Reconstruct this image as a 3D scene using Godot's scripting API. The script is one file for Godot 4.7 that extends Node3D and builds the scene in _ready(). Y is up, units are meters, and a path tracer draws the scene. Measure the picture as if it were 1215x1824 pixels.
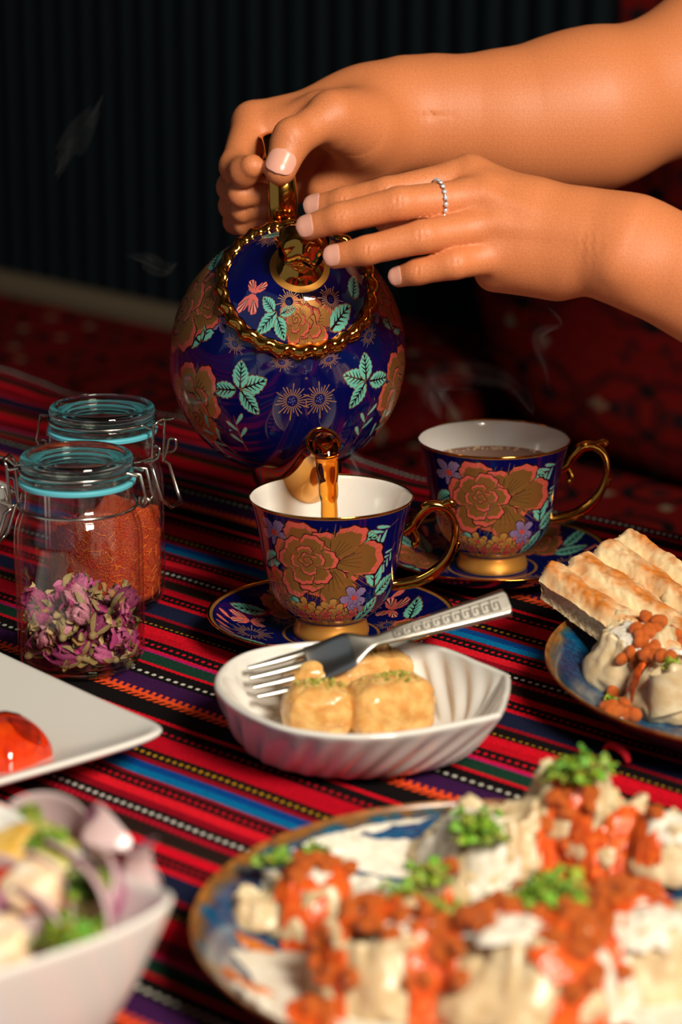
extends Node3D
# A tea table seen from a standing photographer: y is up, the table top lies at y = 0, units are metres.

const F := 5000.0                     # focal length in pixels of the 1215 x 1824 frame
const EYE := Vector3(0, 0.4927, 0)
const PITCH := 0.27925268             # the camera looks 16 degrees down
const TURN := 0.7592182               # the table, bench and wall are turned 43.5 degrees about y
var rng := RandomNumberGenerator.new()
var used := {}
var noise := FastNoiseLite.new()
var M := {}


# ------------------------------------------------------------------ measuring
func at(x: float, y: float, d: float) -> Vector3:      # a point at depth d in front of the camera
	var fw := Vector3(0, -sin(PITCH), -cos(PITCH))
	var up := Vector3(0, cos(PITCH), -sin(PITCH))
	return EYE + d * (fw + Vector3.RIGHT * (x - 607.5) / F - up * (y - 912.0) / F)

func on(x: float, y: float, h := 0.0) -> Vector3:      # a point on the level plane at height h
	var v := at(x, y, 1.0) - EYE
	return EYE + v * ((h - EYE.y) / v.y)

func rnd(a: float, b: float) -> float:
	return rng.randf_range(a, b)

func nz(x: float, y: float, z := 0.0) -> float:
	return noise.get_noise_3d(x, y, z)

func room(a: float, y: float, n: float) -> Vector3:    # table axes: a along its edge, n towards the camera
	return Vector3(a * cos(TURN) - n * sin(TURN), y, a * sin(TURN) + n * cos(TURN))

func spline(pts: Array, n: int) -> Array:              # Catmull-Rom through the points (Vector2 or Vector3), n steps per span
	var out := []
	for i in pts.size() - 1:
		var p0 = pts[maxi(i - 1, 0)]; var p1 = pts[i]; var p2 = pts[i + 1]; var p3 = pts[mini(i + 2, pts.size() - 1)]
		for k in n:
			var t := float(k) / n
			out.append(0.5 * ((2.0 * p1) + (p2 - p0) * t + (2.0 * p0 - 5.0 * p1 + 4.0 * p2 - p3) * t * t + (3.0 * p1 - p0 - 3.0 * p2 + p3) * t * t * t))
	out.append(pts[-1])
	return out

func pick(a: Array, t: float):                         # a value along a list, t from 0 to 1
	var x := clampf(t, 0.0, 1.0) * (a.size() - 1)
	var i := mini(int(x), a.size() - 2)
	return a[i] + (a[i + 1] - a[i]) * (x - i)


# ------------------------------------------------------------------ meshes
class MB:
	var v := PackedVector3Array()
	var n := PackedVector3Array()
	var uv := PackedVector2Array()
	var c := PackedColorArray()
	var ix := PackedInt32Array()

	func grid(nu: int, nv: int, f: Callable, flip := false, cu := false, cv := false, tint = null) -> MB:
		var base := v.size()
		var w := nu + 1
		var pts := PackedVector3Array()
		pts.resize(w * (nv + 1))
		for j in nv + 1:
			for i in w:
				pts[j * w + i] = f.call(float(i) / nu, float(j) / nv)
		var sg := -1.0 if flip else 1.0
		for j in nv + 1:
			for i in w:
				var i0 := i - 1; var i1 := i + 1
				if i0 < 0: i0 = nu - 1 if cu else 0
				if i1 > nu: i1 = 1 if cu else nu
				var j0 := j - 1; var j1 := j + 1
				if j0 < 0: j0 = nv - 1 if cv else 0
				if j1 > nv: j1 = 1 if cv else nv
				var du := pts[j * w + i1] - pts[j * w + i0]
				var dv := pts[j1 * w + i] - pts[j0 * w + i]
				var nn := du.cross(dv) * sg
				if nn.length_squared() < 1e-22:
					var jj := 1 if j == 0 else nv - 1
					nn = Vector3.ZERO
					for q in nu:
						var a := pts[jj * w + q + 1] - pts[jj * w + q]
						var b := (pts[jj * w + q] - pts[j * w + q]) * (1.0 if j == 0 else -1.0)
						nn += a.cross(b) * sg
				v.append(pts[j * w + i]); n.append(nn.normalized()); uv.append(Vector2(float(i) / nu, float(j) / nv))
				if tint != null: c.append(tint if tint is Color else tint.call(float(i) / nu, float(j) / nv))
		for j in nv:
			for i in nu:
				var a := base + j * w + i; var b := a + 1; var d := a + w; var e := d + 1
				if flip: ix.append_array(PackedInt32Array([a, b, e, a, e, d]))
				else: ix.append_array(PackedInt32Array([a, e, b, a, d, e]))
		return self

	func lathe(prof: Array, segs: int, u0 := 0.0, dir := 1.0, wob = null) -> MB:   # profile of (radius, height), outer side up: normals point out
		return grid(segs, prof.size() - 1, func(u, t):
			var p: Vector2 = prof[roundi(t * (prof.size() - 1))]
			var a: float = u0 + dir * u * TAU
			var q := Vector3(p.x * cos(a), p.y, p.x * sin(a))
			return wob.call(q, a, t) if wob != null else q, dir > 0, true)

	func tube(path: Array, rad, segs := 8, closed := false, flat := 1.0, up0 := Vector3.UP) -> MB:   # rad: a number, an array along the path or a function of t; flat squeezes across the second axis
		var m := path.size()
		var ts := []
		for i in m:
			var a: Vector3 = path[(i - 1 + m) % m] if closed else path[maxi(i - 1, 0)]
			var b: Vector3 = path[(i + 1) % m] if closed else path[mini(i + 1, m - 1)]
			ts.append((b - a).normalized())
		var r0: Vector3 = up0 - ts[0] * up0.dot(ts[0])
		if r0.length() < 1e-3: r0 = Vector3.RIGHT - ts[0] * ts[0].x
		if r0.length() < 1e-3: r0 = Vector3.BACK
		r0 = r0.normalized()
		var fr := [r0]
		for i in range(1, m):
			var q: Vector3 = fr[i - 1] - ts[i] * fr[i - 1].dot(ts[i])
			fr.append(q.normalized())
		var rows := []
		for i in m:
			var t := float(i) / (m - 1)
			var r: float = rad if rad is float else (rad.call(t) if rad is Callable else rad[mini(i, rad.size() - 1)])
			rows.append([path[i], fr[i], ts[i].cross(fr[i]), r])
		if closed:
			rows.append(rows[0])
		else:
			var s = rows[0].duplicate(); s[3] = 0.0
			var e = rows[-1].duplicate(); e[3] = 0.0
			var s2 = rows[0].duplicate(); s2[0] = s2[0] - ts[0] * s2[3] * 0.35; s2[3] = s2[3] * 0.75
			var e2 = rows[-1].duplicate(); e2[0] = e2[0] + ts[-1] * e2[3] * 0.35; e2[3] = e2[3] * 0.75
			s[0] = s[0] - ts[0] * rows[0][3] * 0.45; e[0] = e[0] + ts[-1] * rows[-1][3] * 0.45
			rows.push_front(s2); rows.push_front(s); rows.append(e2); rows.append(e)
		return grid(segs, rows.size() - 1, func(u, t):
			var q = rows[roundi(t * (rows.size() - 1))]
			return q[0] + (q[1] * cos(u * TAU) + q[2] * sin(u * TAU) * flat) * q[3], false, true)

	func ball(c0: Vector3, r: Vector3, nu := 14, nv := 9, wob = null) -> MB:
		return grid(nu, nv, func(u, t):
			var a: float = u * TAU; var b: float = (t - 0.5) * PI
			var d := Vector3(cos(b) * cos(a), sin(b), cos(b) * sin(a))
			var k: float = wob.call(d) if wob != null else 1.0
			return c0 + d * r * k, true, true)

	func box(c0: Vector3, size: Vector3, bs := Basis(), bev := 0.0) -> MB:      # a box with chamfered edges
		var h := size * 0.5
		bev = minf(bev, minf(h.x, minf(h.y, h.z)) * 0.9)
		var faces := [[Vector3.RIGHT, Vector3.UP, Vector3.BACK], [Vector3.LEFT, Vector3.UP, Vector3.FORWARD], [Vector3.UP, Vector3.BACK, Vector3.RIGHT], [Vector3.DOWN, Vector3.FORWARD, Vector3.RIGHT], [Vector3.BACK, Vector3.UP, Vector3.LEFT], [Vector3.FORWARD, Vector3.UP, Vector3.RIGHT]]
		var corner := func(sx: float, sy: float, sz: float, ax: int) -> Vector3:
			var p := Vector3(sx * h.x, sy * h.y, sz * h.z)
			for k in 3:
				if k != ax: p[k] -= signf(p[k]) * bev
			return p
		for f in faces:
			var ax := 0 if f[0].x != 0 else (1 if f[0].y != 0 else 2)
			var q := []
			for s in [[-1, -1], [1, -1], [1, 1], [-1, 1]]:
				var d: Vector3 = f[0] + f[1] * s[0] + f[2] * s[1]
				q.append(corner.call(d.x, d.y, d.z, ax))
			poly(q, c0, bs)
		if bev > 0.0:
			for ax in 3:
				var b := (ax + 1) % 3; var e := (ax + 2) % 3
				for sb in [-1, 1]:
					for se in [-1, 1]:
						var q := []
						for w in [[-1, b], [1, b], [1, e], [-1, e]]:
							var d := Vector3.ZERO
							d[ax] = w[0]; d[b] = sb; d[e] = se
							q.append(corner.call(d.x, d.y, d.z, w[1]))
						poly(q, c0, bs)
			for sx in [-1, 1]:
				for sy in [-1, 1]:
					for sz in [-1, 1]:
						poly([corner.call(sx, sy, sz, 0), corner.call(sx, sy, sz, 1), corner.call(sx, sy, sz, 2)], c0, bs)
		return self

	func poly(q: Array, c0 := Vector3.ZERO, bs := Basis(), out := Vector3.ZERO) -> MB:   # one flat convex face, turned away from the origin of its own axes (or along out)
		var nn: Vector3 = (q[1] - q[0]).cross(q[2] - q[0]).normalized()
		var mid := Vector3.ZERO
		for p in q: mid += p
		if nn.dot(out if out != Vector3.ZERO else mid) < 0:
			q = q.duplicate(); q.reverse(); nn = -nn
		var base := v.size()
		for p in q:
			v.append(c0 + bs * p); n.append((bs * nn).normalized()); uv.append(Vector2(p.x + p.y * 0.3, p.z + p.y * 0.7))
		for k in range(1, q.size() - 1):
			ix.append_array(PackedInt32Array([base, base + k + 1, base + k]))
		return self

	func add(o: MB, t := Transform3D()) -> MB:
		var base := v.size()
		var bi := t.basis.inverse().transposed()
		for k in o.v.size():
			v.append(t * o.v[k]); n.append((bi * o.n[k]).normalized()); uv.append(o.uv[k])
		c.append_array(o.c)
		for k in o.ix: ix.append(base + k)
		return self

	func mesh(m: Material = null) -> ArrayMesh:
		var a := []
		a.resize(Mesh.ARRAY_MAX)
		a[Mesh.ARRAY_VERTEX] = v; a[Mesh.ARRAY_NORMAL] = n; a[Mesh.ARRAY_TEX_UV] = uv; a[Mesh.ARRAY_INDEX] = ix
		if c.size() == v.size() and c.size() > 0: a[Mesh.ARRAY_COLOR] = c
		var am := ArrayMesh.new()
		am.add_surface_from_arrays(Mesh.PRIMITIVE_TRIANGLES, a)
		if m: am.surface_set_material(0, m)
		return am


# a distance field on a grid: tapered limbs joined by a smooth minimum, meshed as surface nets
class Field:
	var o: Vector3
	var s: float
	var nx: int
	var ny: int
	var nz: int
	var d := PackedFloat32Array()

	func _init(lo: Vector3, hi: Vector3, cell: float) -> void:
		o = lo; s = cell
		nx = int((hi.x - lo.x) / cell) + 2; ny = int((hi.y - lo.y) / cell) + 2; nz = int((hi.z - lo.z) / cell) + 2
		d.resize(nx * ny * nz); d.fill(1.0)

	func limb(a: Vector3, b: Vector3, ra: float, rb: float, k := 0.004, w := Vector3.ZERO, squash := 1.0, cut := false) -> void:   # squash > 1 makes the limb thinner along w
		var m := maxf(ra, rb) + k + s * 2.0
		var lo := (a.min(b) - Vector3.ONE * m - o) / s
		var hi := (a.max(b) + Vector3.ONE * m - o) / s
		var ab := b - a
		var l2 := maxf(ab.length_squared(), 1e-9)
		var sq := squash - 1.0
		for z in range(maxi(0, int(lo.z)), mini(nz, int(hi.z) + 2)):
			for y in range(maxi(0, int(lo.y)), mini(ny, int(hi.y) + 2)):
				var row := (z * ny + y) * nx
				for x in range(maxi(0, int(lo.x)), mini(nx, int(hi.x) + 2)):
					var p := o + Vector3(x, y, z) * s - a
					var t := clampf(p.dot(ab) / l2, 0.0, 1.0)
					var q := p - ab * t
					if sq != 0.0: q += w * (q.dot(w) * sq)
					var e := q.length() - (ra + (rb - ra) * t)
					var i := row + x
					var c := d[i]
					if cut:
						var h := maxf(k - absf(c + e), 0.0) / k
						d[i] = maxf(c, -e) + h * h * k * 0.25
					else:
						var h := maxf(k - absf(c - e), 0.0) / k
						d[i] = minf(c, e) - h * h * k * 0.25

	func ripple(c0: Vector3, r: float, along: Vector3, wave: float, amp: float, side := Vector3.ZERO) -> void:   # skin creases across a joint, on the side given
		var lo := (c0 - Vector3.ONE * r - o) / s
		var hi := (c0 + Vector3.ONE * r - o) / s
		for z in range(maxi(0, int(lo.z)), mini(nz, int(hi.z) + 2)):
			for y in range(maxi(0, int(lo.y)), mini(ny, int(hi.y) + 2)):
				for x in range(maxi(0, int(lo.x)), mini(nx, int(hi.x) + 2)):
					var p := o + Vector3(x, y, z) * s - c0
					var l := p.length()
					if l > r: continue
					var g := 1.0 - l / r
					if side != Vector3.ZERO: g *= clampf(p.dot(side) / l + 0.1, 0.0, 1.0)
					var t := p.dot(along) / wave
					d[(z * ny + y) * nx + x] += amp * g * (0.5 + 0.5 * cos(t * TAU + 1.2 * sin(p.y * 900.0 + p.x * 500.0)))

	func mesh_into(mb: MB) -> void:
		var id := {}
		var sy := nx
		var sz := nx * ny
		var lim := s * 2.2
		var off := [0, 1, sy, sy + 1, sz, sz + 1, sz + sy, sz + sy + 1]
		var base := mb.v.size()
		for z in nz - 1:
			for y in ny - 1:
				var row := z * sz + y * sy
				for x in nx - 1:
					var i := row + x
					if absf(d[i]) > lim: continue
					var v0 := d[i]; var v1 := d[i + 1]; var v2 := d[i + sy]; var v3 := d[i + sy + 1]
					var v4 := d[i + sz]; var v5 := d[i + sz + 1]; var v6 := d[i + sz + sy]; var v7 := d[i + sz + sy + 1]
					var neg := int(v0 < 0) + int(v1 < 0) + int(v2 < 0) + int(v3 < 0) + int(v4 < 0) + int(v5 < 0) + int(v6 < 0) + int(v7 < 0)
					if neg == 0 or neg == 8: continue
					var acc := Vector3.ZERO
					var k := 0
					if (v0 < 0) != (v1 < 0): acc += Vector3(v0 / (v0 - v1), 0, 0); k += 1
					if (v2 < 0) != (v3 < 0): acc += Vector3(v2 / (v2 - v3), 1, 0); k += 1
					if (v4 < 0) != (v5 < 0): acc += Vector3(v4 / (v4 - v5), 0, 1); k += 1
					if (v6 < 0) != (v7 < 0): acc += Vector3(v6 / (v6 - v7), 1, 1); k += 1
					if (v0 < 0) != (v2 < 0): acc += Vector3(0, v0 / (v0 - v2), 0); k += 1
					if (v1 < 0) != (v3 < 0): acc += Vector3(1, v1 / (v1 - v3), 0); k += 1
					if (v4 < 0) != (v6 < 0): acc += Vector3(0, v4 / (v4 - v6), 1); k += 1
					if (v5 < 0) != (v7 < 0): acc += Vector3(1, v5 / (v5 - v7), 1); k += 1
					if (v0 < 0) != (v4 < 0): acc += Vector3(0, 0, v0 / (v0 - v4)); k += 1
					if (v1 < 0) != (v5 < 0): acc += Vector3(1, 0, v1 / (v1 - v5)); k += 1
					if (v2 < 0) != (v6 < 0): acc += Vector3(0, 1, v2 / (v2 - v6)); k += 1
					if (v3 < 0) != (v7 < 0): acc += Vector3(1, 1, v3 / (v3 - v7)); k += 1
					id[i] = mb.v.size()
					mb.v.append(o + (Vector3(x, y, z) + acc / k) * s)
					mb.n.append(Vector3(v1 + v3 + v5 + v7 - v0 - v2 - v4 - v6, v2 + v3 + v6 + v7 - v0 - v1 - v4 - v5, v4 + v5 + v6 + v7 - v0 - v1 - v2 - v3).normalized())
					mb.uv.append(Vector2(x, y))
		for i in id:
			var x: int = i % nx
			var y: int = (i / sy) % ny
			var z: int = i / sz
			var a: bool = d[i] < 0
			if y > 0 and z > 0 and a != (d[i + 1] < 0): _quad(mb, id, i, i - sy, i - sy - sz, i - sz, a)
			if x > 0 and z > 0 and a != (d[i + sy] < 0): _quad(mb, id, i, i - sz, i - sz - 1, i - 1, a)
			if x > 0 and y > 0 and a != (d[i + sz] < 0): _quad(mb, id, i, i - 1, i - 1 - sy, i - sy, a)

	func _quad(mb: MB, id: Dictionary, a: int, b: int, c: int, e: int, flip: bool) -> void:
		if not (id.has(a) and id.has(b) and id.has(c) and id.has(e)): return
		if flip: mb.ix.append_array(PackedInt32Array([id[a], id[c], id[b], id[a], id[e], id[c]]))
		else: mb.ix.append_array(PackedInt32Array([id[a], id[b], id[c], id[a], id[c], id[e]]))


# printed decoration: shapes filled into a colour picture and a gilding mask
class Paint:
	var im: Image
	var gold: Image

	func _init(w: int, h: int, c: Color) -> void:
		im = Image.create(w, h, false, Image.FORMAT_RGB8); im.fill(c)
		gold = Image.create(w, h, false, Image.FORMAT_L8); gold.fill(Color.BLACK)

	func poly(p: Array, c: Color, g := false) -> void:
		var y0 := INF; var y1 := -INF
		for q in p:
			y0 = minf(y0, q.y); y1 = maxf(y1, q.y)
		for y in range(maxi(0, int(y0)), mini(im.get_height(), int(y1) + 1)):
			var yc := y + 0.5
			var xs := PackedFloat32Array()
			for k in p.size():
				var a: Vector2 = p[k]; var b: Vector2 = p[(k + 1) % p.size()]
				if (a.y <= yc) != (b.y <= yc): xs.append(a.x + (yc - a.y) / (b.y - a.y) * (b.x - a.x))
			xs.sort()
			for k in range(0, xs.size() - 1, 2):
				var r := Rect2i(int(xs[k] + 0.5), y, maxi(1, int(xs[k + 1] + 0.5) - int(xs[k] + 0.5)), 1)
				im.fill_rect(r, c); gold.fill_rect(r, Color(0.72, 0.72, 0.72) if g else Color.BLACK)

	func line(a: Vector2, b: Vector2, w0: float, w1: float, c: Color, g := false) -> void:
		var d := (b - a).normalized().orthogonal()
		poly([a - d * w0, b - d * w1, b + d * w1, a + d * w0], c, g)

	func curve(p: Array, w: float, c: Color, g := false) -> void:
		for k in p.size() - 1: line(p[k], p[k + 1], w, w, c, g)


# ------------------------------------------------------------------ objects
func numbered(called: String) -> String:
	var k: int = used.get(called, 0)
	used[called] = k + 1
	return called if k == 0 else "%s_%03d" % [called, k]

func tag(o: Node, label: String, category: String, group := "") -> Node:
	o.set_meta("label", label); o.set_meta("category", category)
	if group: o.set_meta("group", group)
	return o

func thing(called: String, label: String, category: String, where := Vector3.ZERO, group := "") -> Node3D:
	var o := Node3D.new()
	o.name = numbered(called)
	add_child(o)
	o.position = where
	return tag(o, label, category, group)

func part(called: String, mb, m: Material, parent: Node, where := Transform3D()) -> MeshInstance3D:
	var o := MeshInstance3D.new()
	o.name = called
	o.mesh = mb.mesh() if mb is MB else mb
	o.material_override = m
	o.cast_shadow = GeometryInstance3D.SHADOW_CASTING_SETTING_ON
	o.transform = where
	parent.add_child(o, true)
	return o

func single(called: String, mb, m: Material, label: String, category: String, where := Transform3D(), group := "") -> MeshInstance3D:
	var o := part(numbered(called), mb, m, self, where)
	tag(o, label, category, group)
	return o

func struct(called: String, mb, m: Material, where := Transform3D()) -> MeshInstance3D:
	var o := part(called, mb, m, self, where)
	o.set_meta("kind", "structure")
	return o

func copy(o: Node, called: String, label: String, where: Transform3D, group := "") -> Node3D:
	var r := o.duplicate() as Node3D
	r.name = numbered(called)
	add_child(r)
	r.transform = where
	r.set_meta("label", label)
	if group: r.set_meta("group", group)
	return r

func stuff(o: Node) -> Node:
	o.set_meta("kind", "stuff")
	return o

func mat(c: Color, rough := 0.5, metal := 0.0) -> StandardMaterial3D:
	var m := StandardMaterial3D.new()
	m.albedo_color = c; m.roughness = rough; m.metallic = metal
	return m

func c8(r: int, g: int, b: int) -> Color:
	return Color8(r, g, b)

func grain(m: StandardMaterial3D, freq: float, scale: float, cm: float, lo: Color, hi: Color, key: int) -> StandardMaterial3D:   # fine relief and tone from noise, on the object's own axes
	var n := FastNoiseLite.new()
	n.seed = key; n.frequency = freq; n.fractal_octaves = 4
	var t := NoiseTexture2D.new()
	t.width = 256; t.height = 256; t.seamless = true; t.noise = n
	if cm != 0.0:
		m.heightmap_enabled = true; m.heightmap_texture = t; m.heightmap_scale = cm
	if lo != hi:
		var t2 := NoiseTexture2D.new()
		var g := Gradient.new()
		g.set_color(0, lo); g.set_color(1, hi); g.set_offset(0, 0.25); g.set_offset(1, 0.75)
		t2.width = 256; t2.height = 256; t2.seamless = true; t2.noise = n; t2.color_ramp = g
		m.albedo_texture = t2
		m.albedo_color = Color.WHITE
	m.uv1_triplanar = true
	m.uv1_scale = Vector3.ONE * scale
	return m

func glassy(c: Color, bend := 0.05) -> StandardMaterial3D:
	var m := mat(c, 0.0)
	m.refraction_enabled = true; m.refraction_scale = bend; m.metallic_specular = 0.5
	return m

func pane(c: Color) -> StandardMaterial3D:
	var m := mat(c, 0.02)
	m.transparency = BaseMaterial3D.TRANSPARENCY_ALPHA
	return m


func _ready() -> void:
	rng.seed = 20240611
	noise.seed = 7; noise.frequency = 1.0; noise.fractal_octaves = 3
	# camera
	var cam := Camera3D.new()
	cam.name = "camera"
	cam.position = EYE
	cam.rotation.x = -PITCH
	cam.near = 0.05; cam.far = 60.0
	var lens := CameraAttributesPhysical.new()
	lens.frustum_focal_length = 98.7
	lens.frustum_focus_distance = 1.53
	lens.exposure_aperture = 6.0
	lens.frustum_near = 0.05; lens.frustum_far = 60.0
	cam.attributes = lens
	cam.fov = rad_to_deg(2.0 * atan(912.0 / F))
	add_child(cam)
	# sky through the open front of the room
	var we := WorldEnvironment.new()
	we.name = "environment"
	var e := Environment.new()
	e.background_mode = Environment.BG_COLOR
	e.background_color = Color(0.80, 0.86, 0.95)
	e.background_energy_multiplier = 0.31
	e.tonemap_mode = Environment.TONE_MAPPER_LINEAR
	e.tonemap_exposure = 1.0
	e.sdfgi_enabled = true; e.ssao_enabled = true; e.ssil_enabled = true
	we.environment = e
	add_child(we)
	# the photographer's soft light, on the right of the camera and above it
	var key_at := Vector3(0.84, 1.42, 0.30)
	var key := AreaLight3D.new()
	key.name = "softbox_light"
	key.area_size = Vector2(0.6, 0.6)
	key.light_color = Color(1.0, 0.955, 0.885)
	key.light_energy = 7.8
	key.area_range = 12.0; key.area_attenuation = 2.0
	key.shadow_enabled = true
	add_child(key)
	key.look_at_from_position(key_at, Vector3(0.0, 0.05, -1.42))
	materials()
	setting()
	tablecloth()
	teapot()
	person()
	tea_things()
	jars()
	shell_dish()
	left_dishes()
	big_plate()
	bread_plate()
	steam()


func materials() -> void:
	M.white = mat(c8(228, 226, 218), 0.12)
	M.white.clearcoat_enabled = true; M.white.clearcoat = 0.4; M.white.clearcoat_roughness = 0.05
	M.gold = mat(Color(0.83, 0.58, 0.24), 0.1, 1.0)
	M.steel = mat(Color(0.72, 0.70, 0.66), 0.22, 1.0)
	M.fork = mat(Color(0.68, 0.66, 0.62), 0.30, 1.0)
	M.glass = pane(Color(0.95, 1.0, 0.98, 0.0))
	M.thick_glass = glassy(Color(0.93, 0.99, 0.97, 0.0))
	M.dark_wood = grain(mat(c8(52, 34, 24), 0.55), 0.02, 3.0, 0.03, c8(70, 46, 30), c8(36, 22, 15), 3)
	M.wall = grain(mat(c8(14, 16, 18), 0.6), 0.03, 2.0, 0.03, c8(14, 16, 18), c8(14, 16, 18), 4)
	M.slat = mat(c8(12, 19, 23), 0.6)
	M.slat.metallic_specular = 0.15
	M.skin = grain(mat(c8(222, 150, 108), 0.52), 0.05, 70.0, 0.011, c8(219, 137, 86), c8(201, 116, 68), 5)
	M.skin.subsurf_scatter_enabled = true; M.skin.subsurf_scatter_strength = 0.08
	M.nail = mat(c8(228, 166, 144), 0.25)
	M.tea = glassy(Color(1.0, 0.68, 0.24, 0.0), 0.033)
	M.plaster = mat(c8(96, 84, 74), 0.9)
	M.yogurt = grain(mat(c8(244, 238, 224), 0.3), 0.03, 14.0, 0.06, c8(232, 227, 212), c8(220, 209, 188), 8)
	M.sauce = grain(mat(c8(206, 74, 22), 0.22), 0.04, 20.0, 0.1, c8(230, 112, 42), c8(200, 66, 22), 9)
	M.dough = grain(mat(c8(232, 208, 168), 0.34), 0.03, 12.0, 0.04, c8(222, 202, 166), c8(204, 174, 130), 10)
	M.dough.subsurf_scatter_enabled = true; M.dough.subsurf_scatter_strength = 0.2
	M.pea = grain(mat(c8(224, 110, 36), 0.25), 0.03, 22.0, 0.02, c8(240, 146, 58), c8(208, 74, 26), 11)
	M.parsley = mat(c8(84, 150, 26), 0.5)
	M.parsley.backlight_enabled = true; M.parsley.backlight = Color(0.40, 0.45, 0.1)
	M.parsley.vertex_color_use_as_albedo = true
	M.parsley.albedo_color = Color.WHITE


func carpet_texture() -> ImageTexture:
	var p := Paint.new(512, 512, c8(88, 15, 12))
	for k in 900:
		var q := Vector2(rng.randi_range(0, 511), rng.randi_range(0, 511))
		p.poly([q, q + Vector2(rnd(4, 22), 1), q + Vector2(rnd(4, 22), 5), q + Vector2(0, 4)], c8(rng.randi_range(70, 112), 14, rng.randi_range(12, 24)))
	for j in 4:
		for i in 4:
			var c0 := Vector2(64 + i * 128 + (j % 2) * 40 - 20, 64 + j * 128)
			var oct := []; var inn := []; var core := []
			for k in 8:
				var d := Vector2.from_angle(k * TAU / 8 + TAU / 16)
				oct.append(c0 + d * 44); inn.append(c0 + d * 30); core.append(c0 + d * 12)
			p.poly(oct, c8(22, 14, 16)); p.poly(inn, c8(94, 18, 14)); p.poly(core, c8(30, 22, 26))
			for k in 4:
				var d := Vector2.from_angle(k * TAU / 4)
				p.poly([c0 + d * 46, c0 + d * 58 + d.orthogonal() * 9, c0 + d * 70, c0 + d * 58 - d.orthogonal() * 9], c8(24, 16, 20) if (i + j) % 3 else c8(116, 104, 84))
	return ImageTexture.create_from_image(p.im)


func slab(a0: float, a1: float, y0: float, y1: float, n0: float, n1: float, bev := 0.0) -> MB:   # a box in the table's axes
	return MB.new().box(room((a0 + a1) / 2, (y0 + y1) / 2, (n0 + n1) / 2), Vector3(a1 - a0, y1 - y0, n1 - n0), Basis(Vector3.UP, -TURN), bev)


func pillow(a0: float, a1: float, y0: float, y1: float, n0: float, n1: float) -> MB:   # a stuffed cushion: a swollen box
	var b := MB.new()
	var m := Vector3((a0 + a1) / 2, (y0 + y1) / 2, (n0 + n1) / 2)
	var h := Vector3(a1 - a0, y1 - y0, n1 - n0) * 0.5
	b.grid(48, 24, func(u, t):
		var th: float = u * TAU; var ph: float = (t - 0.5) * PI
		var d := Vector3(cos(ph) * cos(th), sin(ph), cos(ph) * sin(th))
		var q := Vector3(signf(d.x) * pow(absf(d.x), 0.35), signf(d.y) * pow(absf(d.y), 0.35), signf(d.z) * pow(absf(d.z), 0.35))
		q *= 1.0 + 0.03 * sin(q.x * 5.0 + q.y * 4.0)
		return room(m.x + q.x * h.x, m.y + q.y * h.y, m.z + q.z * h.z), true, true)
	return b


func setting() -> void:
	var carpet := mat(Color.WHITE, 0.95)
	carpet.albedo_texture = carpet_texture()
	carpet.uv1_triplanar = true; carpet.uv1_scale = Vector3.ONE * 2.6
	carpet.metallic_specular = 0.1
	struct("floor", slab(-3.4, 1.7, -0.62, -0.5, -2.2, 2.0), M.dark_wood)
	struct("ceiling", slab(-3.4, 1.7, 2.0, 2.12, -2.2, 2.0), M.plaster)
	var wall := struct("wall_back", slab(-3.4, 1.7, -0.5, 2.0, -2.08, -1.94), M.wall)
	struct("wall_left", slab(-3.4, -3.26, -0.5, 2.0, -1.94, 2.0), M.wall)
	struct("wall_right", slab(1.56, 1.7, -0.5, 2.0, -1.94, 2.0), M.plaster)
	# upright half-round ribs of the black wall cladding
	var rib := MB.new()
	rib.grid(10, 1, func(u, t):
		var a: float = PI * (1.0 - u)
		return Vector3(cos(a) * 0.0115, -0.16 + t * 1.16, sin(a) * 0.011), false)
	var ribm := rib.mesh()
	for k in 38:
		var a := -2.66 + k * 0.0305
		if a > -1.515: break
		part("slat", ribm, M.slat, wall, Transform3D(Basis(Vector3.UP, -TURN), room(a, 0, -1.94)))
	# bench
	var bench := thing("bench", "low wooden bench along the black ribbed wall with a pale back edge", "bench")
	part("seat_board", slab(-3.2, 1.2, -0.17, -0.13, -1.93, -1.42, 0.006), M.dark_wood, bench)
	part("back_rail", slab(-3.2, -1.75, -0.13, -0.096, -1.935, -1.90, 0.006), mat(c8(92, 80, 60), 0.7), bench)
	part("front_board", slab(-3.2, 1.2, -0.5, -0.17, -1.47, -1.44, 0.004), M.dark_wood, bench)
	single("bench_carpet", slab(-3.2, 1.2, -0.13, -0.112, -1.90, -1.40, 0.006), carpet, "dark red patterned carpet spread over the bench behind the table", "carpet")
	single("seat_cushion", pillow(-1.78, -1.54, -0.110, -0.05, -1.92, -1.5), carpet, "flat dark red patterned cushion lying on the bench behind the second cup", "cushion")
	single("back_cushion", pillow(-1.525, -0.7, -0.110, 0.20, -1.93, -1.74), carpet, "dark red carpet covered back cushion standing on the bench below the raised forearms", "cushion")
	single("wall_hanging", slab(-1.5, -0.6, 0.22, 0.9, -1.939, -1.925, 0.004), carpet, "dark red carpet hanging on the wall at the upper right behind the elbow", "carpet")
	# table
	var t := thing("table", "dark wooden table hidden under the striped woven cloth", "table")
	part("table_top", slab(-2.3, 0.35, -0.045, -0.0035, -1.345, -0.45, 0.005), M.dark_wood, t)
	for s in [[-2.22, -1.28], [-2.22, -0.52], [0.27, -1.28], [0.27, -0.52]]:
		part("leg", slab(s[0] - 0.03, s[0] + 0.03, -0.5, -0.045, s[1] - 0.03, s[1] + 0.03, 0.004), M.dark_wood, t)


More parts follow.
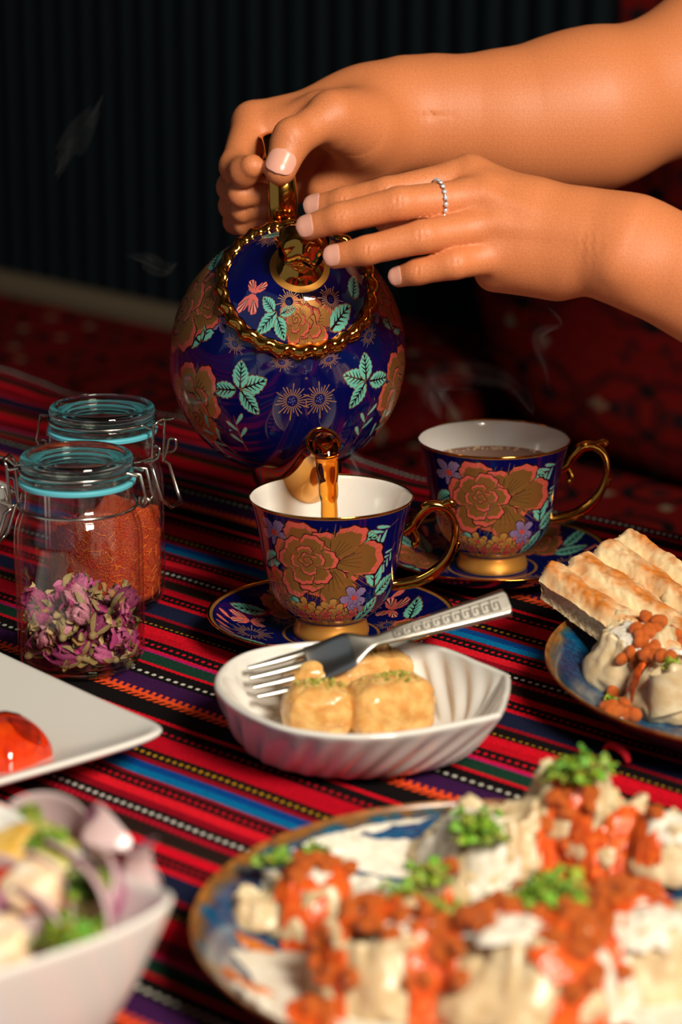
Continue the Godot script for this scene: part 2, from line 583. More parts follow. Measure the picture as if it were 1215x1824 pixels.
# ------------------------------------------------------------------ the striped cloth
func tablecloth() -> void:
	# one repeat of the weave, 262 mm: [from mm, kind, colour, second colour]; kinds: 0 plain, 1 dots on a ground, 2 zigzag
	var red := c8(226, 14, 38); var crim := c8(150, 8, 30); var black := c8(20, 15, 16)
	var bands := [[0.0, 1, black, c8(196, 140, 24), 4.2], [3.2, 0, red], [12.0, 0, c8(206, 12, 34)], [19.5, 1, black, c8(214, 16, 38), 5.0], [29.5, 0, c8(224, 16, 60)], [32.0, 0, c8(190, 24, 110)], [34.5, 0, c8(24, 62, 46)], [45.5, 0, red], [48.5, 0, black], [52.5, 1, black, c8(206, 204, 190), 5.6], [62.0, 0, c8(62, 24, 74)], [75.5, 2, c8(62, 24, 74), c8(255, 84, 36)], [81.5, 2, black, c8(255, 84, 36)], [87.0, 0, black], [101.5, 0, red], [105.0, 0, black], [109.0, 1, black, c8(190, 14, 36), 5.0], [117.5, 0, c8(196, 8, 34)], [133.5, 1, black, c8(186, 136, 30), 4.6], [142.5, 0, crim], [147.0, 0, c8(4, 72, 150)], [153.5, 0, c8(0, 116, 172)], [160.0, 0, crim], [163.0, 1, black, c8(214, 16, 40), 4.6], [172.0, 0, c8(240, 26, 44)], [180.0, 0, crim], [186.0, 1, black, c8(222, 216, 204), 4.9], [195.0, 1, crim, c8(214, 24, 56), 4.0], [200.5, 0, c8(44, 28, 24)], [210.0, 0, c8(64, 42, 34)], [212.0, 0, c8(232, 12, 40)], [220.0, 1, black, c8(206, 14, 38), 4.4], [229.0, 0, red], [233.5, 0, c8(26, 32, 60)], [250.0, 0, crim], [254.0, 0, black], [258.0, 1, black, c8(196, 140, 24), 4.2]]
	var w := 1024; var h := 1024
	var col := PackedByteArray(); col.resize(w * h * 3)
	var hei := PackedByteArray(); hei.resize(w * h)
	var r1 := RandomNumberGenerator.new(); r1.seed = 5
	var ruff := PackedFloat32Array(); ruff.resize(w)
	var rows := []
	for j in h:
		var mm := 262.0 * j / h
		var b := 0
		while b < bands.size() - 1 and bands[b + 1][0] <= mm: b += 1
		rows.append(b)
	for j in h:
		var mm := 262.0 * j / h
		for i in w:
			if i % 5 == 0: ruff[i] = r1.randf()
			else: ruff[i] = ruff[i - 1]
			# woven edges are ragged by a thread
			var jag := int(3.0 * (0.5 + 0.5 * sin(i * TAU / 16.0 + rows[j] * 2.0))) if rows[j] % 2 else int(3.0 * (0.5 + 0.5 * sin(i * TAU / 12.8)))
			var b: Array = bands[rows[(j + jag) % h]]
			var c: Color = b[2]
			var up := 0.45
			if b[1] == 1:
				var bw: float = (bands[rows[(j + jag) % h] + 1][0] if rows[(j + jag) % h] + 1 < bands.size() else 262.0) - b[0]
				var cy: float = b[0] + bw * 0.5
				if b[0] == 0.0: cy = 0.0
				if b[0] == 258.0: cy = 262.0
				var per: float = 240.0 / roundf(240.0 / b[4])
				var x := fposmod(i * 240.0 / w - (mm - cy) * 0.35, per) / per
				if absf(x - 0.5) < 0.27 and absf(mm - cy) < minf(bw * 0.26, 1.55) * (1.0 - 0.3 * absf(x - 0.5) / 0.27): c = b[3]; up = 0.95
			elif b[1] == 2:
				var x2 := fposmod(i * 240.0 / w - absf(mm - 81.0) * -0.5, 5.0) / 5.0
				if absf(mm - 81.0) < 1.6 or (absf(x2 - 0.5) < 0.27 and absf(mm - 81.0) < 5.4): c = b[3]; up = 0.95
			var tone := 0.80 + 0.34 * ruff[i] + 0.10 * sin(i * TAU / 4.0) * (1 if j % 4 < 2 else -1)
			var at3 := (j * w + i) * 3
			col[at3] = clampi(int(c.r8 * tone), 0, 255); col[at3 + 1] = clampi(int(c.g8 * tone), 0, 255); col[at3 + 2] = clampi(int(c.b8 * tone), 0, 255)
			hei[j * w + i] = clampi(int((up + 0.25 * (ruff[i] - 0.5) + 0.22 * sin(i * TAU / 4.0) * (1 if j % 4 < 2 else -1)) * 255.0), 0, 255)
	var m := mat(Color.WHITE, 0.95)
	m.metallic_specular = 0.2
	m.albedo_texture = ImageTexture.create_from_image(Image.create_from_data(w, h, false, Image.FORMAT_RGB8, col))
	m.heightmap_enabled = true
	m.heightmap_texture = ImageTexture.create_from_image(Image.create_from_data(w, h, false, Image.FORMAT_L8, hei))
	m.heightmap_scale = 0.09
	var b := MB.new()
	var t0 := -1.35; var drop := 0.16; var total := 0.92 + drop
	var sheet := func(u: float, t: float, lift: float) -> Vector3:
		var a := -2.32 + u * 2.72
		var s := t * total - drop
		var n := t0 + s
		var y := 0.0
		var edge := clampf((0.09 - s) / 0.09, 0.0, 1.0)
		y += nz(a * 9.0, n * 9.0) * 0.0007 * (1.0 - edge) - 0.0007 * (1.0 - edge)
		y += edge * edge * 0.007 * (nz(a * 5.0 + 3.0, 2.0) + 0.15)
		n += edge * 0.010 * nz(a * 4.0, 9.0)
		if s < 0.0:
			y += s
			n = t0 + 0.010 * nz(a * 4.0, 9.0) - 0.012 * sin(-s / drop * 1.5) - 0.006 * nz(a * 14.0, 4.0) * (-s / drop) - 0.004
			n -= 0.0
		return room(a, y + lift, n + (lift if s < 0.0 else 0.0))
	b.grid(260, 150, func(u, t): return sheet.call(u, t, 0.0), true)
	# lay the weave along the cloth
	for k in b.uv.size():
		b.uv[k] = Vector2((-2.32 + b.uv[k].x * 2.72) / 0.24, (t0 - drop + b.uv[k].y * total + 1.010) / 0.262)
	var under := MB.new()
	under.grid(100, 60, func(u, t): return sheet.call(u, t, -0.0014), false)
	var o := single("tablecloth", b, m, "striped woven tablecloth in red, black, blue, purple and green", "tablecloth")
	part("lining", under, mat(c8(70, 16, 26), 0.95), o)
	single("yarn_tuft", MB.new().tube(spline([on(1078, 1334, 0.001), on(1090, 1328, 0.004), on(1104, 1333, 0.006), on(1115, 1345, 0.005), on(1119, 1357, 0.002)], 5), func(t): return 0.0016 + 0.0007 * sin(t * PI), 8), mat(c8(206, 14, 36), 0.9), "small red yarn tuft sticking up from the cloth beside the right plate", "yarn")


# ------------------------------------------------------------------ gilded flower print
const BLUE := Color(0.03, 0.045, 0.29)
const GILT := Color(0.70, 0.49, 0.24)
const ROSE := Color(0.80, 0.34, 0.29)
const TEAL := Color(0.42, 0.74, 0.66)
const DARK := Color(0.09, 0.05, 0.07)
const LILA := Color(0.52, 0.42, 0.58)

func petal_shape(c0: Vector2, ang: float, ln: float, wd: float, key: float) -> Array:
	var out := []
	var d := Vector2.from_angle(ang); var o := d.orthogonal()
	for k in 27:
		var t := k / 26.0
		var a := lerpf(-0.92 * PI, 0.92 * PI, t)
		var r := 1.0 + 0.07 * sin(k * 1.9 + key * 5.0) + 0.05 * sin(k * 0.8 + key * 3.0)
		out.append(c0 + d * ln * (0.52 + 0.5 * cos(a) * r) + o * wd * 0.5 * sin(a) * r * (0.75 + 0.25 * cos(a)))
	out.append(c0)
	return out

func petal(p: Paint, c0: Vector2, ang: float, ln: float, wd: float, key: float, rim := ROSE, inner := GILT) -> void:
	var edge := petal_shape(c0, ang, ln, wd, key)
	p.poly(petal_shape(c0 - Vector2.from_angle(ang) * ln * 0.03, ang, ln * 1.07, wd * 1.08, key), DARK)
	p.poly(edge, rim)
	p.poly(petal_shape(c0, ang, ln * 0.84, wd * 0.86, key), inner, true)
	for k in 22:                                   # gilded hatching that runs out towards the edge
		var a := ang + (k / 21.0 - 0.5) * 1.5 * wd / ln
		var r := ln * (0.84 + 0.12 * sin(k * 2.7 + key * 4.0))
		p.line(c0 + Vector2.from_angle(a) * ln * 0.4, c0 + Vector2.from_angle(a) * r, ln * 0.018, 0.8, inner, true)
	for k in 4:
		var a := ang + (k / 3.0 - 0.5) * 0.7 * wd / ln
		p.line(c0 + Vector2.from_angle(a) * ln * 0.1, c0 + Vector2.from_angle(a) * ln * 0.55, 1.3, 0.8, DARK)

func rose(p: Paint, c0: Vector2, r: float, turn: float, key: float, rim := ROSE) -> void:
	for k in 6:
		petal(p, c0 + Vector2.from_angle(turn + k * TAU / 6) * r * 0.12, turn + k * TAU / 6 + 0.15 * sin(k * 2.0 + key), r * (0.95 + 0.12 * sin(k * 3.1 + key)), r * 0.98, key + k, rim)
	for k in 4:
		petal(p, c0, turn + 0.5 + k * TAU / 4, r * 0.6, r * 0.66, key + k * 1.7, rim)
	var a := []; var b := []
	for k in 40:
		var t := k / 39.0
		var rr := r * (0.05 + 0.30 * t) * (1.0 + 0.12 * sin(k * 1.3))
		a.append(c0 + Vector2.from_angle(turn + t * 11.0) * rr)
		b.append(c0 + Vector2.from_angle(turn + 0.25 + t * 11.0) * rr * 0.97)
	var disc := []
	for k in 18: disc.append(c0 + Vector2.from_angle(k * TAU / 18) * r * 0.34)
	p.poly(disc, GILT, true)
	p.curve(b, r * 0.022, rim); p.curve(a, r * 0.016, DARK)

func leaf(p: Paint, c0: Vector2, ang: float, ln: float, wd: float, c := TEAL) -> void:
	var d := Vector2.from_angle(ang); var o := d.orthogonal()
	var out := []; var rim := []
	for k in 33:
		var t := k / 32.0 * 2.0
		var s := 1.0 if t < 1.0 else -1.0
		var x := t if t < 1.0 else 2.0 - t
		var y := pow(sin(PI * pow(x, 0.8)), 0.8) * (1.0 + 0.10 * sin(x * 38.0)) * 0.5
		out.append(c0 + d * ln * x + o * s * wd * y)
		rim.append(c0 + d * (ln * (x * 1.06 - 0.03)) + o * s * (wd * y + ln * 0.022))
	p.poly(rim, GILT, true); p.poly(out, c)
	p.line(c0, c0 + d * ln * 0.9, ln * 0.035, 1.0, DARK)
	for k in 5:
		var x := 0.18 + k * 0.15
		for s in [-1.0, 1.0]:
			p.line(c0 + d * ln * x, c0 + d * ln * (x + 0.17) + o * s * wd * 0.33 * sin(PI * x + 0.4), ln * 0.028, 0.8, DARK)

func burst(p: Paint, c0: Vector2, r: float) -> void:
	for k in 26:
		var d := Vector2.from_angle(k * TAU / 26 + 0.1)
		var l := r * (0.8 + 0.2 * sin(k * 2.4))
		p.line(c0 + d * r * 0.3, c0 + d * l, r * 0.022, r * 0.03, Color(0.85, 0.62, 0.42), true)
	var disc := []
	for k in 14: disc.append(c0 + Vector2.from_angle(k * TAU / 14) * r * 0.28)
	p.poly(disc, BLUE)
	for k in 9:
		var q := c0 + Vector2.from_angle(k * 2.4) * r * 0.07 * sqrt(k)
		p.poly([q + Vector2(-2, 0), q + Vector2(0, -2), q + Vector2(2, 0), q + Vector2(0, 2)], Color(0.5, 0.5, 0.75))

func small_flower(p: Paint, c0: Vector2, r: float, turn: float, c := LILA) -> void:
	for k in 5:
		var a := turn + k * TAU / 5
		p.poly(petal_shape(c0, a, r * 1.08, r * 0.86, k), DARK)
		p.poly(petal_shape(c0, a, r, r * 0.76, k), c)
		for j in 3: p.line(c0, c0 + Vector2.from_angle(a + (j - 1) * 0.25) * r * 0.7, 1.6, 0.6, c.darkened(0.45))
	var disc := []
	for k in 10: disc.append(c0 + Vector2.from_angle(k * TAU / 10) * r * 0.22)
	p.poly(disc, Color(0.75, 0.25, 0.2))

func sprig(p: Paint, c0: Vector2, ang: float, ln: float, count: int) -> void:
	var d := Vector2.from_angle(ang)
	p.line(c0, c0 + d * ln, 2.2, 1.0, Color(0.8, 0.4, 0.3), true)
	for k in count:
		var s := -1.0 if k % 2 else 1.0
		var a := ang + s * 0.75
		var q := c0 + d * ln * (0.25 + 0.7 * k / count)
		p.poly(petal_shape(q, a, ln * 0.36, ln * 0.13, 0.0), Color(0.8, 0.45, 0.3), true)
		p.poly(petal_shape(q, a, ln * 0.34, ln * 0.10, 0.0), TEAL)

func butterfly(p: Paint, c0: Vector2, r: float, turn: float) -> void:
	for k in [[0.5, 1.0], [-0.5, 1.0], [2.5, 0.8], [-2.5, 0.8]]:
		var a: float = turn + k[0]
		p.poly(petal_shape(c0, a, r * k[1], r * 0.7 * k[1], 1.0), Color(0.86, 0.40, 0.36))
		for j in 5: p.line(c0 + Vector2.from_angle(a) * r * 0.3, c0 + Vector2.from_angle(a + (j - 2) * 0.12) * r * 0.95 * k[1], 1.5, 3.0, Color(0.93, 0.68, 0.62) if j % 2 else DARK)

func printed(p: Paint) -> StandardMaterial3D:
	var m := mat(Color.WHITE, 0.09)
	m.albedo_texture = ImageTexture.create_from_image(p.im)
	m.metallic = 1.0
	m.metallic_texture = ImageTexture.create_from_image(p.gold)
	var r := Image.create(p.gold.get_width(), p.gold.get_height(), false, Image.FORMAT_L8)
	var g := p.gold.get_data(); var d := PackedByteArray()
	d.resize(g.size())
	for k in g.size(): d[k] = 112 if g[k] > 100 else 20
	m.roughness = 1.0
	m.roughness_texture = ImageTexture.create_from_image(Image.create_from_data(r.get_width(), r.get_height(), false, Image.FORMAT_L8, d))
	m.clearcoat_enabled = true; m.clearcoat = 0.6; m.clearcoat_roughness = 0.04
	return m


# ------------------------------------------------------------------ teapot
var pot_at: Vector3
var pot_axis: Basis                                # x towards the spout, y up the pot

func pot(x: float, y: float, z := 0.0) -> Vector3:
	return pot_at + pot_axis * Vector3(x, y, z)

func teapot() -> void:
	pot_at = at(511, 642, 1.603)
	var up := Vector3(0.09, 0.705, 0.705).normalized()
	var sp := Vector3(0.13, -0.70, 0.69)
	sp = (sp - up * sp.dot(up)).normalized()
	pot_axis = Basis(sp, up, sp.cross(up))
	var t := thing("teapot", "round cobalt blue teapot with gilded roses, tilted and pouring tea", "teapot", pot_at)
	t.basis = pot_axis
	# body print: u runs round the pot with the spout at 0.5
	var p := Paint.new(2048, 1024, BLUE)
	for s in [-1.0, 1.0]:
		var cx := 1024.0
		var f := func(dx: float, y: float): return Vector2(cx + s * dx, y)
		burst(p, f.call(44, 245), 58)
		burst(p, f.call(96, 95), 52)
		burst(p, f.call(300, 120), 52)
		leaf(p, f.call(212, 250), -PI / 2 - s * 0.9, 96, 60)
		leaf(p, f.call(214, 250), -PI / 2 + s * 0.35, 92, 56)
		leaf(p, f.call(208, 256), PI / 2 + s * 1.0, 84, 46)
		leaf(p, f.call(226, 262), s * 0.5 + (0.0 if s > 0 else PI), 84, 46)
		rose(p, f.call(345, 385), 104, 0.4 * s, 1.0 + s)
		rose(p, f.call(315, 440), 70, 1.4 * s, 2.0 + s)
		leaf(p, f.call(415, 225), -PI / 2 + s * 0.5, 110, 74)
		leaf(p, f.call(420, 240), s * 0.3 + (0.0 if s > 0 else PI), 104, 70)
		leaf(p, f.call(400, 480), PI / 2 - s * 0.3, 120, 60)
		leaf(p, f.call(360, 520), PI / 2 + s * 0.7, 110, 46)
		sprig(p, f.call(150, 440), -PI / 2 + s * 0.5, 120, 4)
		sprig(p, f.call(180, 470), -PI / 2 + s * 1.2, 130, 4)
		sprig(p, f.call(165, 500), s * 0.1 + (0.0 if s > 0 else PI), 120, 4)
		small_flower(p, f.call(420, 110), 56, 0.4)
		rose(p, f.call(525, 150), 112, 1.0 * s, 3.0 + s)
		rose(p, f.call(600, 300), 130, 0.3 * s, 4.0 + s)
		leaf(p, f.call(560, 430), PI / 2 - s * 0.4, 150, 80)
		small_flower(p, f.call(500, 500), 60, 0.0)
		rose(p, f.call(740, 470), 130, 0.2, 5.0 + s)
		burst(p, f.call(740, 200), 90)
		leaf(p, f.call(680, 160), s * 0.5 + (0.0 if s > 0 else PI), 130, 70)
		rose(p, f.call(880, 330), 120, 0.8, 6.0 + s)
		sprig(p, f.call(950, 520), PI / 2, 140, 6)
	# the profile runs from the foot up; the picture's top row lies at its start, so turn it over
	p.im.flip_y(); p.gold.flip_y()
	var prof := spline([Vector2(0.001, -0.060), Vector2(0.027, -0.060), Vector2(0.031, -0.0575), Vector2(0.031, -0.053), Vector2(0.042, -0.0475), Vector2(0.056, -0.034), Vector2(0.0655, -0.013), Vector2(0.0672, 0.008), Vector2(0.0645, 0.028), Vector2(0.0578, 0.047), Vector2(0.050, 0.061), Vector2(0.0445, 0.069), Vector2(0.0415, 0.0725)], 6)
	part("body", MB.new().lathe(prof, 96, PI), printed(p), t)
	# scalloped gold rim like a twisted cord
	var rim := MB.new()
	rim.grid(216, 14, func(u, v):
		var a: float = u * TAU; var b: float = v * TAU
		var tw: float = sin(a * 24.0 + b)
		var r: float = 0.0040 + 0.0006 * tw
		var rr: float = 0.0410 + 0.0003 * sin(a * 24.0) + r * cos(b)
		return Vector3(rr * cos(a), 0.0745 + r * 1.1 * sin(b), rr * sin(a)), true, true, true)
	part("rim_band", rim, M.gold, t)
	# lid
	var q := Paint.new(1024, 1024, BLUE)
	var mid := Vector2(512, 512)
	var disc := []
	for k in 40: disc.append(mid + Vector2.from_angle(k * TAU / 40) * 205)
	var place := func(deg: float, r: float) -> Vector2: return mid + Vector2.from_angle(deg_to_rad(deg)) * r
	rose(q, place.call(-4, 372), 150, 0.3, 2.0); rose(q, place.call(10, 360), 105, 1.2, 5.0)
	leaf(q, place.call(33, 350), deg_to_rad(60), 150, 88); leaf(q, place.call(30, 372), deg_to_rad(-20), 130, 76); leaf(q, place.call(36, 350), deg_to_rad(150), 120, 70); leaf(q, place.call(28, 350), deg_to_rad(-100), 110, 60)
	leaf(q, place.call(-24, 440), deg_to_rad(-138), 220, 104)
	leaf(q, place.call(-62, 400), deg_to_rad(-170), 170, 80)
	burst(q, place.call(-38, 300), 92); burst(q, place.call(22, 268), 92); burst(q, place.call(150, 330), 90); burst(q, place.call(-130, 330), 90)
	butterfly(q, place.call(68, 350), 120, 0.6)
	rose(q, place.call(180, 350), 130, 0.0, 4.0)
	leaf(q, place.call(150, 420), deg_to_rad(-80), 150, 80); leaf(q, place.call(-150, 400), deg_to_rad(80), 150, 80)
	q.poly(disc, Color(0.83, 0.58, 0.24), true)
	var ring := []
	for k in 41: ring.append(mid + Vector2.from_angle(k * TAU / 40) * 490)
	q.curve(ring, 9, Color(0.83, 0.58, 0.24), true)
	var lid := MB.new()
	var lp := spline([Vector2(0.0405, 0.0735), Vector2(0.0385, 0.0775), Vector2(0.036, 0.080), Vector2(0.030, 0.0865), Vector2(0.022, 0.0925), Vector2(0.0125, 0.0968), Vector2(0.009, 0.099), Vector2(0.0005, 0.1005)], 5)
	lid.lathe(lp, 72)
	for k in lid.uv.size(): lid.uv[k] = Vector2(0.5 + lid.v[k].x / 0.082, 0.5 + lid.v[k].z / 0.082)
	var lo := part("lid", lid, printed(q), t)
	# the knob: a collar, then a bud of folded leaves
	var kn := MB.new()
	kn.lathe(spline([Vector2(0.0135, 0.0960), Vector2(0.0105, 0.1000), Vector2(0.0075, 0.1030), Vector2(0.0068, 0.1055), Vector2(0.0078, 0.1080), Vector2(0.0110, 0.1105), Vector2(0.0132, 0.1150), Vector2(0.0128, 0.1195), Vector2(0.0100, 0.1240), Vector2(0.0055, 0.1275), Vector2(0.0003, 0.1290)], 6), 60, 0.0, 1.0, func(pt, a, tt):
		var k: float = clampf((pt.y - 0.1075) / 0.006, 0.0, 1.0)
		var s: float = 1.0 + k * (0.10 * absf(sin(a * 3.0 + pt.y * 160.0)) + 0.05 * sin(a * 6.0 - pt.y * 300.0) - 0.05)
		return Vector3(pt.x * s, pt.y, pt.z * s))
	part("lid_knob", kn, M.gold, lo)
	var lv := MB.new()
	for k in 5:
		var a := k * TAU / 5 + 0.3
		lv.grid(8, 6, func(u, v):
			var w: float = (u - 0.5) * sin(PI * clampf(v * 0.92 + 0.08, 0.0, 1.0)) * 1.15
			var r: float = 0.0084 + 0.0058 * sin(v * 2.4) + 0.0010 * cos(u * TAU)
			return Vector3(cos(a + w) * r, 0.1075 + v * 0.0135, sin(a + w) * r))
	part("knob_leaf", lv, M.gold, lo)
	# spout, open at its lip
	var path := spline([Vector3(0.048, -0.030, -0.001), Vector3(0.066, -0.014, -0.001), Vector3(0.079, 0.008, -0.001), Vector3(0.0855, 0.032, -0.002), Vector3(0.0885, 0.052, -0.003), Vector3(0.0935, 0.0655, -0.0035)], 6)
	var rad := spline([Vector2(0.0265, 0), Vector2(0.0235, 0), Vector2(0.0172, 0), Vector2(0.0128, 0), Vector2(0.0102, 0), Vector2(0.0094, 0)], 6)
	var sb := MB.new()
	var rows := []
	for k in path.size():
		var a: Vector3 = path[maxi(k - 1, 0)]; var b: Vector3 = path[mini(k + 1, path.size() - 1)]
		var tg := (b - a).normalized()
		# the cut across the lip leans so that its lower side reaches out
		rows.append([path[k], tg, rad[k].x])
	var side := Vector3(0, 0, 1)
	var skin := func(i: int, u: float, shrink: float) -> Vector3:
		var rw = rows[i]
		var across: Vector3 = rw[1].cross(side).normalized()    # towards the outer (lower) side of the spout
		var lean: float = 0.006 * smoothstep(0.75, 1.0, float(i) / (rows.size() - 1))
		var c: float = cos(u * TAU); var s2: float = sin(u * TAU)
		return rw[0] + across * c * (rw[2] - shrink) * 1.05 + side * s2 * (rw[2] - shrink) + rw[1] * lean * c
	var last := rows.size() - 1
	sb.grid(40, last, func(u, v): return skin.call(roundi(v * last), u, 0.0), true, true)
	sb.grid(40, 6, func(u, v):
		var th: float = v * PI
		return skin.call(last, u, 0.0013 * (1.0 - cos(th)) * 0.62) + rows[last][1] * 0.0011 * sin(th), true, true)
	sb.grid(40, 12, func(u, v): return skin.call(last - roundi(v * 12), u, 0.0016), true, true)
	part("spout", sb, M.gold, t)
	# handle: a gold strap
	var hp := spline([Vector3(-0.049, 0.060, 0), Vector3(-0.062, 0.074, 0), Vector3(-0.078, 0.081, 0), Vector3(-0.097, 0.078, 0), Vector3(-0.112, 0.061, 0), Vector3(-0.116, 0.036, 0), Vector3(-0.106, 0.008, 0), Vector3(-0.086, -0.016, 0), Vector3(-0.060, -0.030, 0)], 6)
	part("handle", MB.new().tube(hp, func(v): return 0.0086 - 0.0012 * sin(v * PI), 20, false, 0.42, Vector3(0, 0, 1)), M.gold, t)
	# tea: what stands in the spout and the falling stream
	var low: Vector3 = pot_at + pot_axis * skin.call(last, 0.0, 0.003)
	var s0 := MB.new()
	var foot := Vector3(low.x + 0.0022, 0.030, low.z + 0.007)
	var line := [low + Vector3(-0.0015, 0.0050, -0.014), low + Vector3(-0.0003, 0.0026, -0.002), low + Vector3(0.0006, -0.008, 0.0035), low + Vector3(0.0012, -0.020, 0.0055), low + Vector3(0.0016, -0.034, 0.0065), foot]
	s0.tube(spline(line, 8), func(v): return 0.0042 * pow(1.0 - v, 1.2) * smoothstep(-0.06, 0.16, v) + 0.0036 + 0.00035 * sin(v * 34.0) * v, 20, false, 0.8, Vector3.RIGHT)
	single("tea_stream", s0, M.tea, "amber stream of tea falling from the teapot spout into the front cup", "tea")
	pour = foot

var pour := Vector3.ZERO


# ------------------------------------------------------------------ the person's hands and arms
func chain(f: Field, pts: Array, rad: Array, k: float, w := Vector3.ZERO, sq := 1.0) -> void:
	for i in pts.size() - 1:
		f.limb(pts[i], pts[i + 1], rad[i], rad[i + 1], k, w, sq)

func nail(parent: Node, tip: Vector3, dip: Vector3, r: float, rd: float, face: Vector3) -> void:   # a curved plate on the back of a fingertip
	var ax := (tip - dip).normalized()
	var up := (face - ax * face.dot(ax)).normalized()
	var sd := ax.cross(up)
	var ln := r * 1.60
	var far := (tip - dip).length()
	var b := MB.new()
	for s in [0.0, -0.0008]:
		b.grid(14, 16, func(u, v):
			var lim: float = sqrt(maxf(0.0, 1.0 - pow(absf(v * 2.0 - 1.0), 3.0)))
			var x: float = (u - 0.5) * 2.0 * lim * 0.98
			var along: float = r * 0.72 - ln + v * ln
			var rr: float = lerpf(r, rd, clampf(-along / far, 0.0, 1.0)) if along < 0.0 else sqrt(maxf(0.0, r * r - along * along * 0.55))
			var th: float = x * 0.98
			return tip + ax * along + (sd * sin(th) + up * cos(th)) * (rr * 1.035 + 0.0002 + s), s == 0.0)
	part("fingernail", b, M.nail, parent)

func person() -> void:
	var o := thing("person", "person with bare forearms gripping the teapot handle and pressing its lid, one finger ringed", "person", Vector3.ZERO)
	var mb := MB.new()
	var toward := Vector3(0, sin(PITCH), cos(PITCH))           # towards the camera
	# ---- the ringed hand, back of the hand to the viewer
	var f := fit(515, 1300, 268, 640, 1.405, 1.555, 0.00125)
	var wr := at(1058, 428, 1.468)
	var ix := [at(836, 316, 1.492), at(690, 346, 1.482), at(613, 361, 1.488), at(563, 369, 1.496)]
	var md := [at(858, 352, 1.478), at(712, 363, 1.462), at(606, 388, 1.466), at(551, 405, 1.474)]
	var rg := [at(880, 402, 1.474), at(752, 422, 1.458), at(654, 446, 1.460), at(597, 457, 1.467)]
	var pk := [at(893, 452, 1.476), at(810, 470, 1.462), at(745, 484, 1.466), at(711, 493, 1.472)]
	var th := [at(960, 372, 1.505), at(830, 352, 1.535), at(742, 372, 1.535), at(690, 392, 1.530)]
	var fl := Vector3(0, 0.35, 0.94).normalized()
	# palm
	f.limb(wr, at(960, 405, 1.474), 0.0235, 0.0225, 0.012, fl, 1.55)
	f.limb(at(1010, 400, 1.474), ix[0], 0.0150, 0.0118, 0.014, fl, 1.15)
	f.limb(at(1010, 420, 1.472), md[0], 0.0150, 0.0118, 0.014, fl, 1.15)
	f.limb(at(1010, 450, 1.472), rg[0], 0.0155, 0.0118, 0.014, fl, 1.15)
	f.limb(at(1000, 468, 1.476), pk[0], 0.0165, 0.0125, 0.014, fl, 1.15)
	f.limb(at(985, 490, 1.486), at(880, 487, 1.488), 0.0105, 0.0095, 0.016)
	chain(f, th, [0.0150, 0.0105, 0.0088, 0.0076], 0.008)
	chain(f, ix, [0.0106, 0.0090, 0.0080, 0.0067], 0.0025)
	chain(f, md, [0.0108, 0.0091, 0.0080, 0.0068], 0.0016)
	chain(f, rg, [0.0104, 0.0087, 0.0076, 0.0064], 0.0016)
	chain(f, pk, [0.0098, 0.0080, 0.0068, 0.0055], 0.0016)
	# knuckles
	for c in [[ix, 0.0100], [md, 0.0105], [rg, 0.0098], [pk, 0.0090]]:
		f.limb(c[0][0] + toward * 0.0030, c[0][0] + toward * 0.0026 + (c[0][1] - c[0][0]).normalized() * 0.006, c[1], c[1] * 0.85, 0.007)
		for j in [1, 2]:
			var q: Vector3 = c[0][j]
			f.limb(q + toward * 0.0014 - (c[0][j] - c[0][j - 1]).normalized() * 0.002, q + toward * 0.0012 + (c[0][j + 1] - c[0][j]).normalized() * 0.003, c[1] * (0.70 if j == 1 else 0.60), c[1] * (0.66 if j == 1 else 0.56), 0.003)
	# tendons on the back of the hand and the wrist bones
	for c in [[md[0], 0.0032], [rg[0], 0.0030], [ix[0], 0.0030]]:
		f.limb(c[0] + toward * 0.0105, wr + toward * 0.0135 + (c[0] - wr) * 0.15, c[1], c[1] * 0.7, 0.007)
	f.limb(at(1105, 470, 1.450), at(1125, 478, 1.450), 0.0105, 0.0105, 0.012)
	# forearm
	f.limb(wr, at(1125, 443, 1.462), 0.0240, 0.0255, 0.012, fl, 1.28)
	f.limb(at(1125, 443, 1.462), at(1330, 539, 1.452), 0.0255, 0.0345, 0.014, fl, 1.12)
	f.limb(at(1095, 500, 1.462), at(1240, 560, 1.452), 0.0072, 0.0110, 0.012)
	for c in [ix, md, rg, pk]:
		f.ripple(c[1] + toward * 0.007, 0.0085, (c[1] - c[0]).normalized(), 0.0027, 0.0011, toward)
		f.ripple(c[2] + toward * 0.006, 0.0062, (c[2] - c[1]).normalized(), 0.0025, 0.0008, toward)
	f.ripple(at(1052, 440, 1.452), 0.018, Vector3.RIGHT, 0.0046, 0.0005, toward)
	f.mesh_into(mb)
	# its forearm on, beyond the frame
	var g := fit(1180, 1850, 380, 830, 1.38, 1.57, 0.004)
	g.limb(at(1200, 478, 1.458), at(1440, 592, 1.45), 0.0285, 0.0400, 0.02, fl, 1.10)
	g.limb(at(1430, 590, 1.45), at(1640, 690, 1.46), 0.0400, 0.0380, 0.02)
	g.limb(at(1640, 690, 1.46), at(1760, 560, 1.50), 0.0400, 0.0420, 0.02)
	clip(g, at(1262, 505, 1.455), (at(1430, 590, 1.45) - at(1228, 491, 1.455)).normalized())
	g.mesh_into(mb)
	# ---- the hand on the handle, thumb to the viewer
	var h := fit(388, 1270, -60, 425, 1.54, 1.725, 0.0015)
	var w2 := at(694, 207, 1.630)
	var thumb := [at(592, 205, 1.580), at(523, 246, 1.566), at(499, 301, 1.560)]
	var i2 := [at(452, 219, 1.622), at(421, 296, 1.592), at(436, 306, 1.574), at(449, 296, 1.566)]
	var m2 := [at(470, 240, 1.650), at(414, 333, 1.612), at(430, 345, 1.586), at(468, 346, 1.588)]
	var r2 := [at(500, 278, 1.662), at(416, 366, 1.622), at(433, 374, 1.598), at(476, 370, 1.592)]
	var p2 := [at(540, 325, 1.666), at(421, 394, 1.630), at(436, 400, 1.606), at(470, 393, 1.598)]
